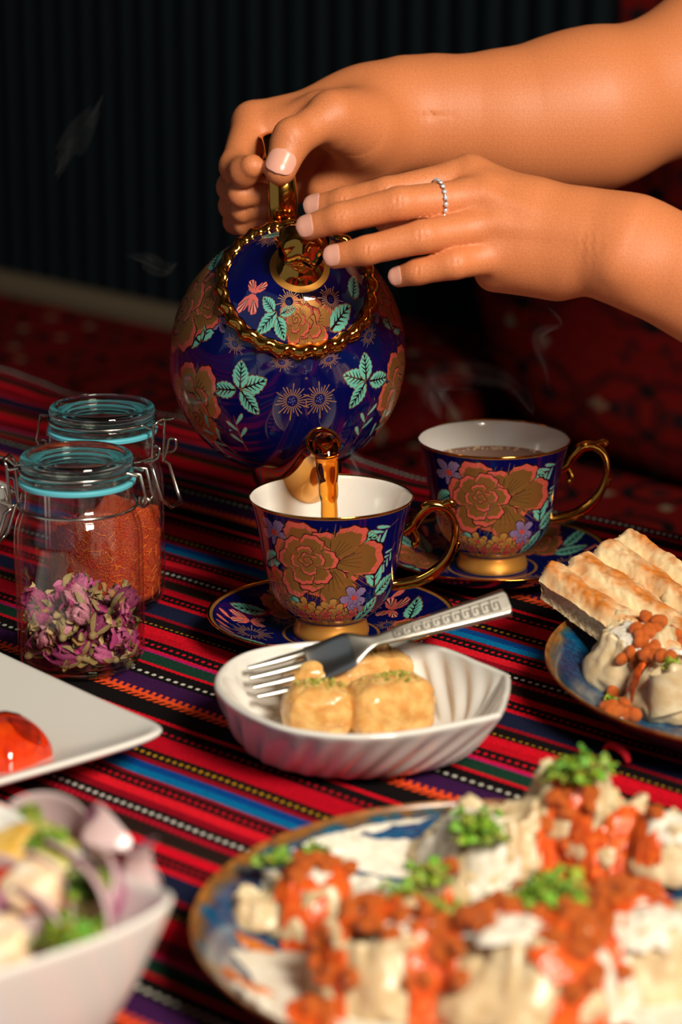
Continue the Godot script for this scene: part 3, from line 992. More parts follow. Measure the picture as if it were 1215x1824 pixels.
	f = h
	# palm and back of the hand
	f.limb(w2, at(640, 200, 1.63), 0.0285, 0.0235, 0.014, toward, 1.30)
	f.limb(at(655, 183, 1.632), i2[0], 0.0150, 0.0122, 0.018)
	f.limb(at(655, 195, 1.640), m2[0], 0.0160, 0.0122, 0.016)
	f.limb(at(655, 225, 1.644), r2[0], 0.0160, 0.0120, 0.014)
	f.limb(at(662, 272, 1.640), p2[0], 0.0155, 0.0115, 0.012)
	f.limb(at(668, 280, 1.622), at(580, 338, 1.632), 0.0125, 0.0110, 0.014)
	# ball of the thumb and thumb
	f.limb(at(668, 222, 1.616), thumb[0], 0.0195, 0.0128, 0.020)
	f.limb(at(645, 234, 1.604), at(600, 222, 1.590), 0.0175, 0.0135, 0.018)
	chain(f, thumb, [0.0118, 0.0106, 0.0092], 0.004)
	f.limb(thumb[1] + Vector3(-0.001, 0.001, 0.002), thumb[1] + Vector3(-0.003, -0.003, 0.002), 0.0098, 0.0096, 0.004)
	# web between thumb and forefinger
	f.limb(at(560, 195, 1.606), at(470, 238, 1.612), 0.0085, 0.0070, 0.014)
	chain(f, i2, [0.0122, 0.0092, 0.0080, 0.0068], 0.004)
	chain(f, m2, [0.0118, 0.0090, 0.0078, 0.0066], 0.0018)
	chain(f, r2, [0.0110, 0.0086, 0.0074, 0.0062], 0.0018)
	chain(f, p2, [0.0100, 0.0076, 0.0066, 0.0056], 0.0018)
	# wrist and forearm
	f.limb(w2, at(760, 205, 1.636), 0.0285, 0.0292, 0.014, toward, 1.25)
	f.limb(at(750, 205, 1.636), at(850, 207, 1.640), 0.0290, 0.0312, 0.014, toward, 1.20)
	f.limb(at(840, 207, 1.640), at(950, 210, 1.645), 0.0308, 0.0375, 0.02, toward, 1.12)
	f.limb(at(940, 210, 1.645), at(1060, 193, 1.652), 0.0370, 0.0440, 0.02, toward, 1.10)
	f.limb(at(1050, 195, 1.652), at(1170, 165, 1.665), 0.0440, 0.0400, 0.02, toward, 1.06)
	f.limb(at(1190, 150, 1.670), at(1420, -20, 1.70), 0.0410, 0.0440, 0.012)
	f.limb(at(1166, 40, 1.615), at(1158, 170, 1.600), 0.0018, 0.0018, 0.010, Vector3.ZERO, 1.0, true)
	f.limb(at(722, 145, 1.640), at(765, 143, 1.642), 0.0102, 0.0102, 0.014)
	f.ripple(thumb[1] + toward * 0.007, 0.010, (thumb[1] - thumb[0]).normalized(), 0.0032, 0.0010, toward)
	f.ripple(at(617, 240, 1.572), 0.014, Vector3(0.8, 0.2, 0.0).normalized(), 0.0036, 0.0005, toward)
	# crease that runs from the wrist along the forearm
	f.limb(at(728, 207, 1.6085), at(805, 206, 1.6120), 0.0006, 0.0004, 0.004, Vector3.ZERO, 1.0, true)
	f.mesh_into(mb)
	g = fit(1150, 1750, -330, 300, 1.56, 1.79, 0.004)
	g.limb(at(1170, 165, 1.666), at(1420, -20, 1.70), 0.0410, 0.0440, 0.012)
	g.limb(at(1420, -20, 1.70), at(1560, -160, 1.71), 0.0440, 0.0500, 0.02)
	clip(g, at(1262, 97, 1.68), (at(1420, -20, 1.70) - at(1190, 150, 1.670)).normalized())
	g.mesh_into(mb)
	part("body", mb, M.skin, o)
	# nails
	nail(o, ix[3], ix[2], 0.0067, 0.0080, Vector3(0, 0.55, 0.83))
	nail(o, md[3], md[2], 0.0068, 0.0080, Vector3(-0.1, 0.45, 0.89))
	nail(o, rg[3], rg[2], 0.0064, 0.0076, Vector3(-0.1, 0.40, 0.91))
	nail(o, pk[3], pk[2], 0.0055, 0.0068, Vector3(-0.5, 0.30, 0.81))
	nail(o, thumb[2], thumb[1], 0.0092, 0.0106, Vector3(-0.02, 0.45, 0.9))
	# ring of set stones on the middle finger
	var ax: Vector3 = (md[1] - md[0]).normalized()
	var rc: Vector3 = md[0].lerp(md[1], 0.535) + toward * 0.0002
	var e1 := (toward - ax * toward.dot(ax)).normalized()
	var e2 := ax.cross(e1)
	var band := []
	for k in 40: band.append(rc + (e1 * cos(k * TAU / 40) + e2 * sin(k * TAU / 40)) * 0.0103)
	var ring := part("ring", MB.new().tube(band, 0.0008, 8, true), mat(Color(0.86, 0.85, 0.83), 0.15, 1.0), o)
	ring.set_meta("label", "silver ring set all round with clear stones")
	var gem := MB.new().lathe([Vector2(0.0002, -0.0010), Vector2(0.0013, 0.0), Vector2(0.0013, 0.0002), Vector2(0.0008, 0.0008), Vector2(0.0001, 0.0008)], 8).mesh()
	var gm := mat(Color(0.93, 0.95, 0.97), 0.05, 0.55)
	for k in 20:
		var d := e1 * cos(k * TAU / 20) + e2 * sin(k * TAU / 20)
		var up := d
		part("ring_stone", gem, gm, ring, Transform3D(Basis(ax, up, ax.cross(up)), rc + d * 0.0110))

func fit(x0: float, x1: float, y0: float, y1: float, d0: float, d1: float, cell: float) -> Field:
	var lo := Vector3.ONE * 99.0; var hi := Vector3.ONE * -99.0
	for x in [x0, x1]:
		for y in [y0, y1]:
			for d in [d0, d1]:
				lo = lo.min(at(x, y, d)); hi = hi.max(at(x, y, d))
	return Field.new(lo, hi, cell)

func clip(f: Field, p: Vector3, n: Vector3) -> void:      # keep what lies beyond the plane through p
	for z in f.nz:
		for y in f.ny:
			for x in f.nx:
				var i := (z * f.ny + y) * f.nx + x
				if f.d[i] < 0.02:
					f.d[i] = maxf(f.d[i], -(f.o + Vector3(x, y, z) * f.s - p).dot(n))


# ------------------------------------------------------------------ cups and saucers
func tea_things() -> void:
	# print of the cup: u runs to the right as the cup is seen, its front at 0.5
	var p := Paint.new(2048, 768, BLUE)
	for k in 3:
		var x0 := 1024.0 * k
		var fx := func(x: float, y: float) -> Vector2: return Vector2(x0 + x, y)
		leaf(p, fx.call(230, 420), -PI / 2 - 0.1, 190, 100)
		leaf(p, fx.call(250, 470), -0.6, 150, 90)
		leaf(p, fx.call(185, 640), -1.1, 170, 90)
		sprig(p, fx.call(330, 60), 2.6, 230, 8)
		sprig(p, fx.call(350, 200), 2.2, 150, 6)
		leaf(p, fx.call(90, 110), 0.2, 130, 66)
		leaf(p, fx.call(-260, 250), 2.6, 150, 90); leaf(p, fx.call(-225, 330), 1.6, 170, 88); leaf(p, fx.call(-250, 420), 1.2, 180, 84)
		small_flower(p, fx.call(-270, 120), 88, 0.3)
		rose(p, fx.call(-330, 470), 130, 0.8, 7.0)
		rose(p, fx.call(-90, 260), 200, 0.2, 1.0)
		petal(p, fx.call(10, 250), 0.0, 250, 240, 2.0); petal(p, fx.call(0, 280), 1.35, 260, 230, 4.0); petal(p, fx.call(0, 240), -0.95, 220, 170, 6.0); petal(p, fx.call(-10, 270), 2.3, 190, 150, 8.0)
		rose(p, fx.call(-110, 250), 135, 0.9, 3.0)
		for j in 9: small_flower(p, fx.call(-230 + j * 46, 560 + 36 * sin(j * 2.1)), 62, j, GILT)
		small_flower(p, fx.call(120, 470), 74, 0.5); small_flower(p, fx.call(140, 540), 44, 0.1)
		for j in 5: small_flower(p, fx.call(-190 + j * 80, 590 + 18 * sin(j * 2.6)), 36, j, ROSE)
	var gilded := Color(0.83, 0.58, 0.24)
	p.poly([Vector2(0, 0), Vector2(2048, 0), Vector2(2048, 11), Vector2(0, 11)], gilded, true)
	p.poly([Vector2(0, 668), Vector2(2048, 668), Vector2(2048, 768), Vector2(0, 768)], gilded, true)
	p.im.flip_y(); p.gold.flip_y()
	var pm := printed(p)
	var q := Paint.new(1024, 1024, BLUE)
	var mid := Vector2(512, 512)
	for k in 3:
		var a := k * TAU / 3
		var f := func(deg: float, r: float) -> Vector2: return mid + Vector2.from_angle(a + deg_to_rad(deg)) * r
		rose(q, f.call(0, 345), 120, a, k + 1.0)
		leaf(q, f.call(22, 330), a + 1.2, 150, 74); leaf(q, f.call(20, 390), a + 0.4, 130, 66); leaf(q, f.call(-22, 350), a - 1.3, 150, 74)
		burst(q, f.call(52, 330), 100)
		butterfly(q, f.call(76, 350), 90, a + 1.0)
		for j in 4: q.poly(petal_shape(f.call(40 + j * 9, 420), a + 1.2 + j * 0.2, 60, 34, j), Color(0.86, 0.42, 0.36))
		burst(q, f.call(98, 250), 60)
	var ring := []
	for k in 61: ring.append(mid + Vector2.from_angle(k * TAU / 60) * 500)
	q.curve(ring, 12, gilded, true)
	var inner := []
	for k in 61: inner.append(mid + Vector2.from_angle(k * TAU / 60) * 196)
	q.curve(inner, 6, gilded, true)
	var sm := printed(q)
	# saucer
	var s1 := on(590, 1090, 0.018); s1.y = 0.0
	var sau := thing("saucer", "blue floral saucer with gold edge under the cup being filled", "saucer", s1, "blue floral saucers")
	var top := MB.new().lathe(spline([Vector2(0.0668, 0.0182), Vector2(0.0640, 0.0172), Vector2(0.0560, 0.0122), Vector2(0.0450, 0.0082), Vector2(0.0330, 0.0064), Vector2(0.0255, 0.0060), Vector2(0.0005, 0.0058)], 4), 90)
	for k in top.uv.size(): top.uv[k] = Vector2(0.5 + top.v[k].x / 0.136, 0.5 + top.v[k].z / 0.136)
	part("plate", top, sm, sau)
	part("gold_edge", MB.new().lathe(spline([Vector2(0.0664, 0.0176), Vector2(0.0676, 0.0178), Vector2(0.0678, 0.0184), Vector2(0.0670, 0.0187), Vector2(0.0664, 0.0182)], 3), 90), M.gold, sau)
	part("underside", MB.new().lathe(spline([Vector2(0.0005, 0.0030), Vector2(0.0200, 0.0030), Vector2(0.0300, 0.0012), Vector2(0.0350, 0.0014), Vector2(0.0450, 0.0058), Vector2(0.0560, 0.0100), Vector2(0.0665, 0.0177)], 4), 90), mat(c8(20, 24, 80), 0.1), sau)
	# cup
	var cup := thing("cup", "blue teacup with gilded roses being filled with tea from the pot", "cup", s1 + Vector3(0, 0.0060, 0), "blue floral teacups")
	cup.scale = Vector3(1, 1.075, 1)
	var outer := spline([Vector2(0.0205, 0.0005), Vector2(0.0208, 0.0025), Vector2(0.0195, 0.0070), Vector2(0.0200, 0.0100), Vector2(0.0255, 0.0140), Vector2(0.0315, 0.0215), Vector2(0.0352, 0.0320), Vector2(0.0378, 0.0450), Vector2(0.0402, 0.0580), Vector2(0.0432, 0.0690), Vector2(0.0443, 0.0722)], 5)
	var ob := MB.new().lathe(outer, 96, PI * 1.5, -1.0)
	for k in ob.uv.size():
		ob.uv[k].y = ob.v[k].y / 0.0722
	part("bowl", ob, pm, cup)
	part("lining", MB.new().lathe(spline([Vector2(0.0440, 0.0722), Vector2(0.0425, 0.0690), Vector2(0.0392, 0.0570), Vector2(0.0366, 0.0440), Vector2(0.0338, 0.0320), Vector2(0.0300, 0.0220), Vector2(0.0235, 0.0155), Vector2(0.0120, 0.0125), Vector2(0.0003, 0.0120)], 4), 80), M.white, cup)
	part("gold_rim", MB.new().lathe(spline([Vector2(0.0439, 0.0715), Vector2(0.0446, 0.0722), Vector2(0.0442, 0.0729), Vector2(0.0436, 0.0722)], 3), 96), M.gold, cup)
	part("foot", MB.new().lathe([Vector2(0.0003, 0.0030), Vector2(0.0180, 0.0030), Vector2(0.0188, 0.0004), Vector2(0.0205, 0.0004)], 60), M.white, cup)
	var hp := spline([Vector3(0.0392, 0.0535, 0), Vector3(0.0440, 0.0570, 0), Vector3(0.0470, 0.0620, 0), Vector3(0.0530, 0.0668, 0), Vector3(0.0600, 0.0662, 0), Vector3(0.0655, 0.0610, 0), Vector3(0.0672, 0.0520, 0), Vector3(0.0645, 0.0420, 0), Vector3(0.0580, 0.0340, 0), Vector3(0.0490, 0.0285, 0), Vector3(0.0400, 0.0262, 0), Vector3(0.0330, 0.0255, 0)], 6)
	var ho := part("handle", MB.new().tube(hp, func(t): return 0.0026 + 0.0008 * sin(t * 9.0) * sin(t * PI), 14, false, 1.1, Vector3(0, 0, 1)), M.gold, cup)
	var curl := MB.new()
	curl.tube(spline([Vector3(0.0430, 0.0560, 0), Vector3(0.0455, 0.0520, 0), Vector3(0.0462, 0.0480, 0), Vector3(0.0445, 0.0465, 0)], 5), 0.0020, 10)
	curl.tube(spline([Vector3(0.0590, 0.0668, 0), Vector3(0.0640, 0.0690, 0), Vector3(0.0665, 0.0675, 0)], 5), 0.0020, 10)
	curl.tube(spline([Vector3(0.0655, 0.0430, 0), Vector3(0.0680, 0.0450, 0), Vector3(0.0690, 0.0480, 0)], 5), 0.0014, 10)
	part("handle_scroll", curl, M.gold, ho)
	# the second pair
	var s2 := on(877, 974, 0.018); s2.y = 0.0
	copy(sau, "saucer", "blue floral saucer with gold edge under the cup at the back", Transform3D(Basis(Vector3.UP, 0.9), s2))
	copy(cup, "cup", "blue teacup with gilded roses standing full of tea at the back", Transform3D(Basis(Vector3.UP, 0.10).scaled_local(Vector3(1, 1.075, 1)), s2 + Vector3(0, 0.0060, 0)))
	# tea in both
	var brown := mat(c8(150, 88, 48), 0.03)
	brown.clearcoat_enabled = true
	var pool := func(r: float, y: float) -> MB:
		return MB.new().lathe([Vector2(r, y - 0.0002), Vector2(r - 0.0008, y - 0.0009), Vector2(r * 0.6, y - 0.001), Vector2(0.0004, y - 0.001)], 60)
	single("tea", pool.call(0.0352, 0.0400), brown, "amber tea rising in the front cup below the stream", "tea", Transform3D(Basis(), s1 + Vector3(0, 0.0060, 0)))
	single("tea", pool.call(0.0396, 0.0632), brown, "dark amber tea standing in the back cup", "tea", Transform3D(Basis(), s2 + Vector3(0, 0.0060, 0)))
	var foam := MB.new()
	for k in 46:
		var a := rnd(3.2, 5.6) if k < 34 else rnd(0, TAU)
		var r := 0.0392 - absf(rng.randfn(0.0, 0.0026)) - 0.001
		var s := rnd(0.0004, 0.0011)
		foam.ball(Vector3(cos(a) * r, 0.0623 + s * 0.35, sin(a) * r), Vector3.ONE * s, 8, 5)
	stuff(single("tea_foam", foam, mat(c8(226, 196, 160), 0.1), "small pale bubbles along the far edge of the tea in the back cup", "foam", Transform3D(Basis(), s2 + Vector3(0, 0.0060, 0))))


# ------------------------------------------------------------------ clip-top jars
func make_jar(label: String) -> Node3D:
	var t := thing("clip_jar", label, "jar", Vector3.ZERO, "clip top glass jars")
	var o := spline([Vector2(0.0005, 0.0012), Vector2(0.0230, 0.0008), Vector2(0.0290, 0.0015), Vector2(0.0325, 0.0050), Vector2(0.0337, 0.0110), Vector2(0.0340, 0.0400), Vector2(0.0340, 0.0680), Vector2(0.0332, 0.0780), Vector2(0.0308, 0.0850), Vector2(0.0296, 0.0875), Vector2(0.0300, 0.0900), Vector2(0.0306, 0.0915), Vector2(0.0298, 0.0935), Vector2(0.0288, 0.0990), Vector2(0.0284, 0.1015)], 5)
	part("glass_body", MB.new().lathe(o, 64), M.glass, t)
	var i := spline([Vector2(0.0272, 0.1015), Vector2(0.0274, 0.0960), Vector2(0.0280, 0.0880), Vector2(0.0300, 0.0815), Vector2(0.0315, 0.0760), Vector2(0.0320, 0.0680), Vector2(0.0320, 0.0400), Vector2(0.0317, 0.0130), Vector2(0.0300, 0.0075), Vector2(0.0250, 0.0052), Vector2(0.0005, 0.0050)], 5)
	part("glass_lining", MB.new().lathe(i, 64), M.glass, t)
	part("glass_base", MB.new().lathe(spline([Vector2(0.0005, 0.0016), Vector2(0.0230, 0.0013), Vector2(0.0290, 0.0022), Vector2(0.0316, 0.0058), Vector2(0.0296, 0.0062), Vector2(0.0250, 0.0046), Vector2(0.0005, 0.0044)], 4), 64), M.thick_glass, t)
	part("rubber_seal", MB.new().lathe(spline([Vector2(0.0272, 0.1012), Vector2(0.0302, 0.1010), Vector2(0.0308, 0.1024), Vector2(0.0302, 0.1038), Vector2(0.0215, 0.1040), Vector2(0.0213, 0.1030), Vector2(0.0272, 0.1012)], 3), 64), mat(c8(96, 190, 206), 0.4), t)
	var lid := part("lid", MB.new().lathe(spline([Vector2(0.0005, 0.1090), Vector2(0.0170, 0.1085), Vector2(0.0185, 0.1046), Vector2(0.0200, 0.1041), Vector2(0.0285, 0.1041), Vector2(0.0297, 0.1055), Vector2(0.0298, 0.1075), Vector2(0.0286, 0.1086), Vector2(0.0284, 0.1102), Vector2(0.0296, 0.1120), Vector2(0.0298, 0.1145), Vector2(0.0285, 0.1165), Vector2(0.0262, 0.1168), Vector2(0.0245, 0.1152), Vector2(0.0222, 0.1140), Vector2(0.0190, 0.1138), Vector2(0.0180, 0.1126), Vector2(0.0005, 0.1122)], 4), 72), M.thick_glass, t)
	lid.set_meta("label", "thick clear glass lid with a sunken round centre")
	var r := 0.00085
	var round_ := func(rad: float, y: float, a0: float, a1: float) -> Array:
		var out := []
		for k in 33:
			var a := lerpf(a0, a1, k / 32.0)
			out.append(Vector3(cos(a) * rad, y, sin(a) * rad))
		return out
	# the clasp lies along +x, the hinge along -x
	part("neck_wire", MB.new().tube(round_.call(0.0312, 0.0895, 0.0, TAU * 0.97), r, 8), M.steel, t)
	var bail := MB.new()
	bail.tube([Vector3(0.0350, 0.1078, 0.0062)] + round_.call(0.0298, 0.1094, 0.22, PI - 0.22) + [Vector3(-0.0345, 0.1080, 0.0060)], r, 8)
	bail.tube([Vector3(0.0350, 0.1078, -0.0062)] + round_.call(0.0298, 0.1094, -0.22, -PI + 0.22) + [Vector3(-0.0345, 0.1080, -0.0060)], r, 8)
	part("lid_bail", bail, M.steel, t)
	var hinge := MB.new()
	hinge.tube([Vector3(-0.0290, 0.1094, 0.0060), Vector3(-0.0362, 0.1090, 0.0060), Vector3(-0.0395, 0.0945, 0.0060), Vector3(-0.0375, 0.0915, 0.0060), Vector3(-0.0375, 0.0915, -0.0060), Vector3(-0.0395, 0.0945, -0.0060), Vector3(-0.0362, 0.1090, -0.0060), Vector3(-0.0290, 0.1094, -0.0060)], r, 8)
	hinge.tube(spline([Vector3(-0.0312, 0.0895, 0.004), Vector3(-0.0345, 0.0890, 0.004), Vector3(-0.0380, 0.0915, 0.004), Vector3(-0.0355, 0.0940, 0.004), Vector3(-0.0340, 0.0900, 0.002), Vector3(-0.0340, 0.0950, 0.0)], 4), r, 8)
	part("hinge", hinge, M.steel, t)
	var link := MB.new()
	link.tube([Vector3(0.0345, 0.0865, 0.0068), Vector3(0.0362, 0.1100, 0.0068), Vector3(0.0385, 0.1128, 0.0055), Vector3(0.0385, 0.1128, -0.0055), Vector3(0.0362, 0.1100, -0.0068), Vector3(0.0345, 0.0865, -0.0068)], r, 8)
	link.tube([Vector3(0.0298, 0.1094, 0.0), Vector3(0.0340, 0.1090, 0.0), Vector3(0.0375, 0.1118, 0.0), Vector3(0.0450, 0.1135, 0.0)], r, 8)
	part("clasp_link", link, M.steel, t)
	var lever := MB.new()
	for s in [-1.0, 1.0]:
		lever.tube(spline([Vector3(0.0318, 0.0895, s * 0.0100), Vector3(0.0360, 0.0905, s * 0.0105), Vector3(0.0405, 0.0930, s * 0.0105), Vector3(0.0412, 0.0985, s * 0.0100), Vector3(0.0375, 0.0985, s * 0.0090), Vector3(0.0365, 0.0930, s * 0.0080), Vector3(0.0350, 0.0870, s * 0.0068)], 5), r, 8)
	lever.tube([Vector3(0.0345, 0.0868, 0.0068), Vector3(0.0370, 0.0845, 0.0095), Vector3(0.0420, 0.0690, 0.0095), Vector3(0.0462, 0.0640, 0.0060), Vector3(0.0462, 0.0640, -0.0060), Vector3(0.0420, 0.0690, -0.0095), Vector3(0.0370, 0.0845, -0.0095), Vector3(0.0345, 0.0868, -0.0068)], 0.0011, 8)
	part("clasp_lever", lever, M.steel, t)
	return t

func jars() -> void:
	var j1 := on(146, 1184)
	var a := make_jar("clip top glass jar of dried rosebuds, nearer of the two jars")
	a.transform = Transform3D(Basis(Vector3.UP, PI - 0.20), j1)
	var j2 := on(190, 1075)
	copy(a, "clip_jar", "clip top glass jar of orange saffron threads, farther of the two jars", Transform3D(Basis(Vector3.UP, -0.42), j2))
	# dried rosebuds: bud, petals, sepals
	var tones := [c8(164, 38, 98), c8(196, 82, 136), c8(134, 24, 80), c8(216, 132, 150)]
	var olive := grain(mat(c8(150, 130, 82), 0.8), 0.05, 120.0, 0.02, c8(168, 148, 98), c8(118, 98, 56), 21)
	var protos := []
	var spots := []
	for layer in 4:
		var n: int = [9, 9, 9, 6][layer]
		for k in n:
			var rr := 0.0232 if k < n - 2 else rnd(0.004, 0.011)
			var an := k * TAU / (n - 2) + layer * 0.5 + rnd(-0.15, 0.15) if k < n - 2 else k * 2.8 + layer
			spots.append(Vector3(cos(an) * rr, 0.0118 + layer * 0.0080 + rnd(-0.001, 0.0012), sin(an) * rr))
	for k in spots.size():
		var tf := Transform3D(Basis.from_euler(Vector3(rnd(-1.4, 1.4), rnd(0, TAU), rnd(-1.2, 1.2))) * Basis().scaled(Vector3.ONE * rnd(0.95, 1.2)), j1 + spots[k])
		var where: String = ["bottom", "second", "third", "topmost"][mini(k / 9, 3)] + " layer"
		var side: String = "front" if spots[k].z > 0.012 else ("back" if spots[k].z < -0.012 else ("right side" if spots[k].x > 0.0 else "left side"))
		var label := "small dried pink rosebud in the %s of the nearer jar, at its %s" % [where, side]
		if k < 4:
			var m := grain(mat(tones[k], 0.75), 0.04, 90.0, 0.03, tones[k].lightened(0.12), tones[k].darkened(0.25), 30 + k)
			var t := thing("dried_rosebud", label, "rosebud", Vector3.ZERO, "dried rosebuds in the jar")
			part("bud", MB.new().ball(Vector3.ZERO, Vector3(0.0042, 0.0062, 0.0042), 10, 8), m, t)
			for j in 6:
				var a0 := j * TAU / 5.0
				var inn := 0.0004 * (j % 2)
				part("petal", MB.new().grid(7, 7, func(u, v):
					var w: float = (u - 0.5) * 2.1 * sin(PI * (0.12 + 0.80 * v))
					var r: float = 0.0050 * sin(PI * (0.06 + 0.78 * v)) + inn + 0.0007 * sin(u * 9.0 + j)
					if v > 0.7: r += 0.0016 * (v - 0.7) * (2.0 + sin(u * 5.0 + j * 2.0))
					return Vector3(cos(a0 + w) * r, -0.0064 + v * 0.0138 + 0.0006 * sin(u * 7.0 + j), sin(a0 + w) * r)), m, t)
			for j in 4:
				var a0 := j * TAU / 4.0 + 0.4
				part("sepal", MB.new().grid(3, 6, func(u, v):
					var w: float = (u - 0.5) * 0.9 * (1.0 - v * 0.9)
					var r: float = 0.0056 * sin(PI * (0.10 + 0.55 * v)) + 0.0016 * v
					return Vector3(cos(a0 + w) * r, -0.0070 + v * 0.0100, sin(a0 + w) * r)), olive, t)
			part("hip", MB.new().ball(Vector3(0, -0.0078, 0), Vector3(0.0022, 0.0028, 0.0022), 8, 6), olive, t)
			t.transform = tf
			protos.append(t)
		else:
			copy(protos[k % 4], "dried_rosebud", label, tf)
	# loose dried petals and leaves between them
	var leaves := MB.new()
	for k in 240:
		var an := rnd(0, TAU); var rr := sqrt(rnd(0.0, 1.0)) * 0.0285
		if k % 2: rr = rnd(0.0255, 0.0295)
		var b := Basis.from_euler(Vector3(rnd(0, TAU), rnd(0, TAU), rnd(0, TAU)))
		var p0 := j1 + Vector3(cos(an) * rr, rnd(0.0085, 0.041), sin(an) * rr)
		if k % 2: b = Basis(Vector3(-sin(an), 0, cos(an)), rnd(-0.3, 0.3)) * Basis(Vector3.UP, -an) * Basis(Vector3.BACK, -PI / 2) * Basis(Vector3.UP, rnd(0, TAU))
		var ln := rnd(0.005, 0.0100); var wd := rnd(0.0012, 0.0027)
		var tone: Color = [c8(164, 142, 92), c8(186, 160, 112), c8(126, 108, 58), c8(162, 54, 108), c8(190, 96, 136), c8(160, 116, 70)][rng.randi_range(0, 5)].srgb_to_linear()
		leaves.grid(3, 4, func(u, v):
			var w: float = (u - 0.5) * wd * sin(PI * (0.08 + 0.88 * v)) * 2.0
			return p0 + b * Vector3(w, 0.0016 * cos(u * TAU) * sin(v * 3.0) + 0.0012 * sin(v * 7.0 + k), (v - 0.5) * ln), false, false, false, tone)
	var lm := mat(Color.WHITE, 0.85)
	lm.vertex_color_use_as_albedo = true
	stuff(single("dried_petals", leaves, lm, "loose dried petals and leaves among the rosebuds in the nearer jar", "petals"))
	# saffron threads in the farther jar
	var saf := MB.new()
	var heap := grain(mat(c8(196, 66, 16), 0.8), 0.06, 60.0, 0.12, c8(224, 96, 22), c8(148, 32, 10), 33)
	saf.lathe(spline([Vector2(0.0005, 0.0055), Vector2(0.0245, 0.0057), Vector2(0.0294, 0.0080), Vector2(0.0312, 0.0135), Vector2(0.0315, 0.0380), Vector2(0.0312, 0.0480), Vector2(0.0290, 0.0500), Vector2(0.0150, 0.0530), Vector2(0.0004, 0.0540)], 4), 48, 0.0, 1.0, func(pt, an, _t): return Vector3(pt.x * 0.985, pt.y + (0.0075 * sin(an + 0.6) * pt.length() / 0.032 if pt.y > 0.034 else 0.0) + 0.0008 * sin(an * 9.0) * float(pt.y > 0.03), pt.z * 0.985))
	var core := stuff(single("saffron", saf, heap, "orange red saffron threads filling half of the farther jar", "spice", Transform3D(Basis(), j2)))
	var threads := MB.new()
	for k in 1100:
		var an := rnd(0, TAU)
		var wall := k % 4 > 0
		var rr := 0.0312 if wall else sqrt(rnd(0, 1)) * 0.029
		var top := 0.049 + 0.0075 * sin(an + 0.6)
		var y := rnd(0.010, top + 0.004) if wall else top + 0.003 + rnd(-0.001, 0.001)
		var d := Vector3(rnd(-1, 1), rnd(-1, 1), rnd(-1, 1))
		var rad := Vector3(cos(an), 0, sin(an))
		d = (d - rad * d.dot(rad) * 0.95).normalized() if wall else Vector3(d.x, d.y * 0.3, d.z).normalized()
		var p0 := rad * rr + Vector3(0, y, 0)
		var ln := rnd(0.0014, 0.0032)
		var tone: Color = [c8(232, 92, 20), c8(206, 48, 12), c8(240, 130, 30), c8(170, 30, 12)][k % 4].srgb_to_linear()
		var pts := [p0 - d * ln, p0 + d.cross(rad) * 0.0003, p0 + d * ln]
		for q in 3:
			var hv := Vector2(pts[q].x, pts[q].z)
			if hv.length() > 0.0315: pts[q] = Vector3(hv.normalized().x * 0.0315, pts[q].y, hv.normalized().y * 0.0315)
		var base := threads.v.size()
		threads.tube(pts, 0.00022, 3)
		for q in threads.v.size() - base: threads.c.append(tone)
	stuff(part("saffron_threads", threads, lm, core))


# ------------------------------------------------------------------ shell dish with pastries and fork
func loop_at(p: Array, t: float) -> Vector2:
	var n := p.size()
	var x := fposmod(t, 1.0) * n
	var i := int(x); var f := x - i
	var a: Vector2 = p[(i - 1 + n) % n]; var b: Vector2 = p[i % n]; var c: Vector2 = p[(i + 1) % n]; var d: Vector2 = p[(i + 2) % n]
	return 0.5 * ((2.0 * b) + (c - a) * f + (2.0 * a - 5.0 * b + 4.0 * c - d) * f * f + (3.0 * b - a - 3.0 * c + d) * f * f * f)

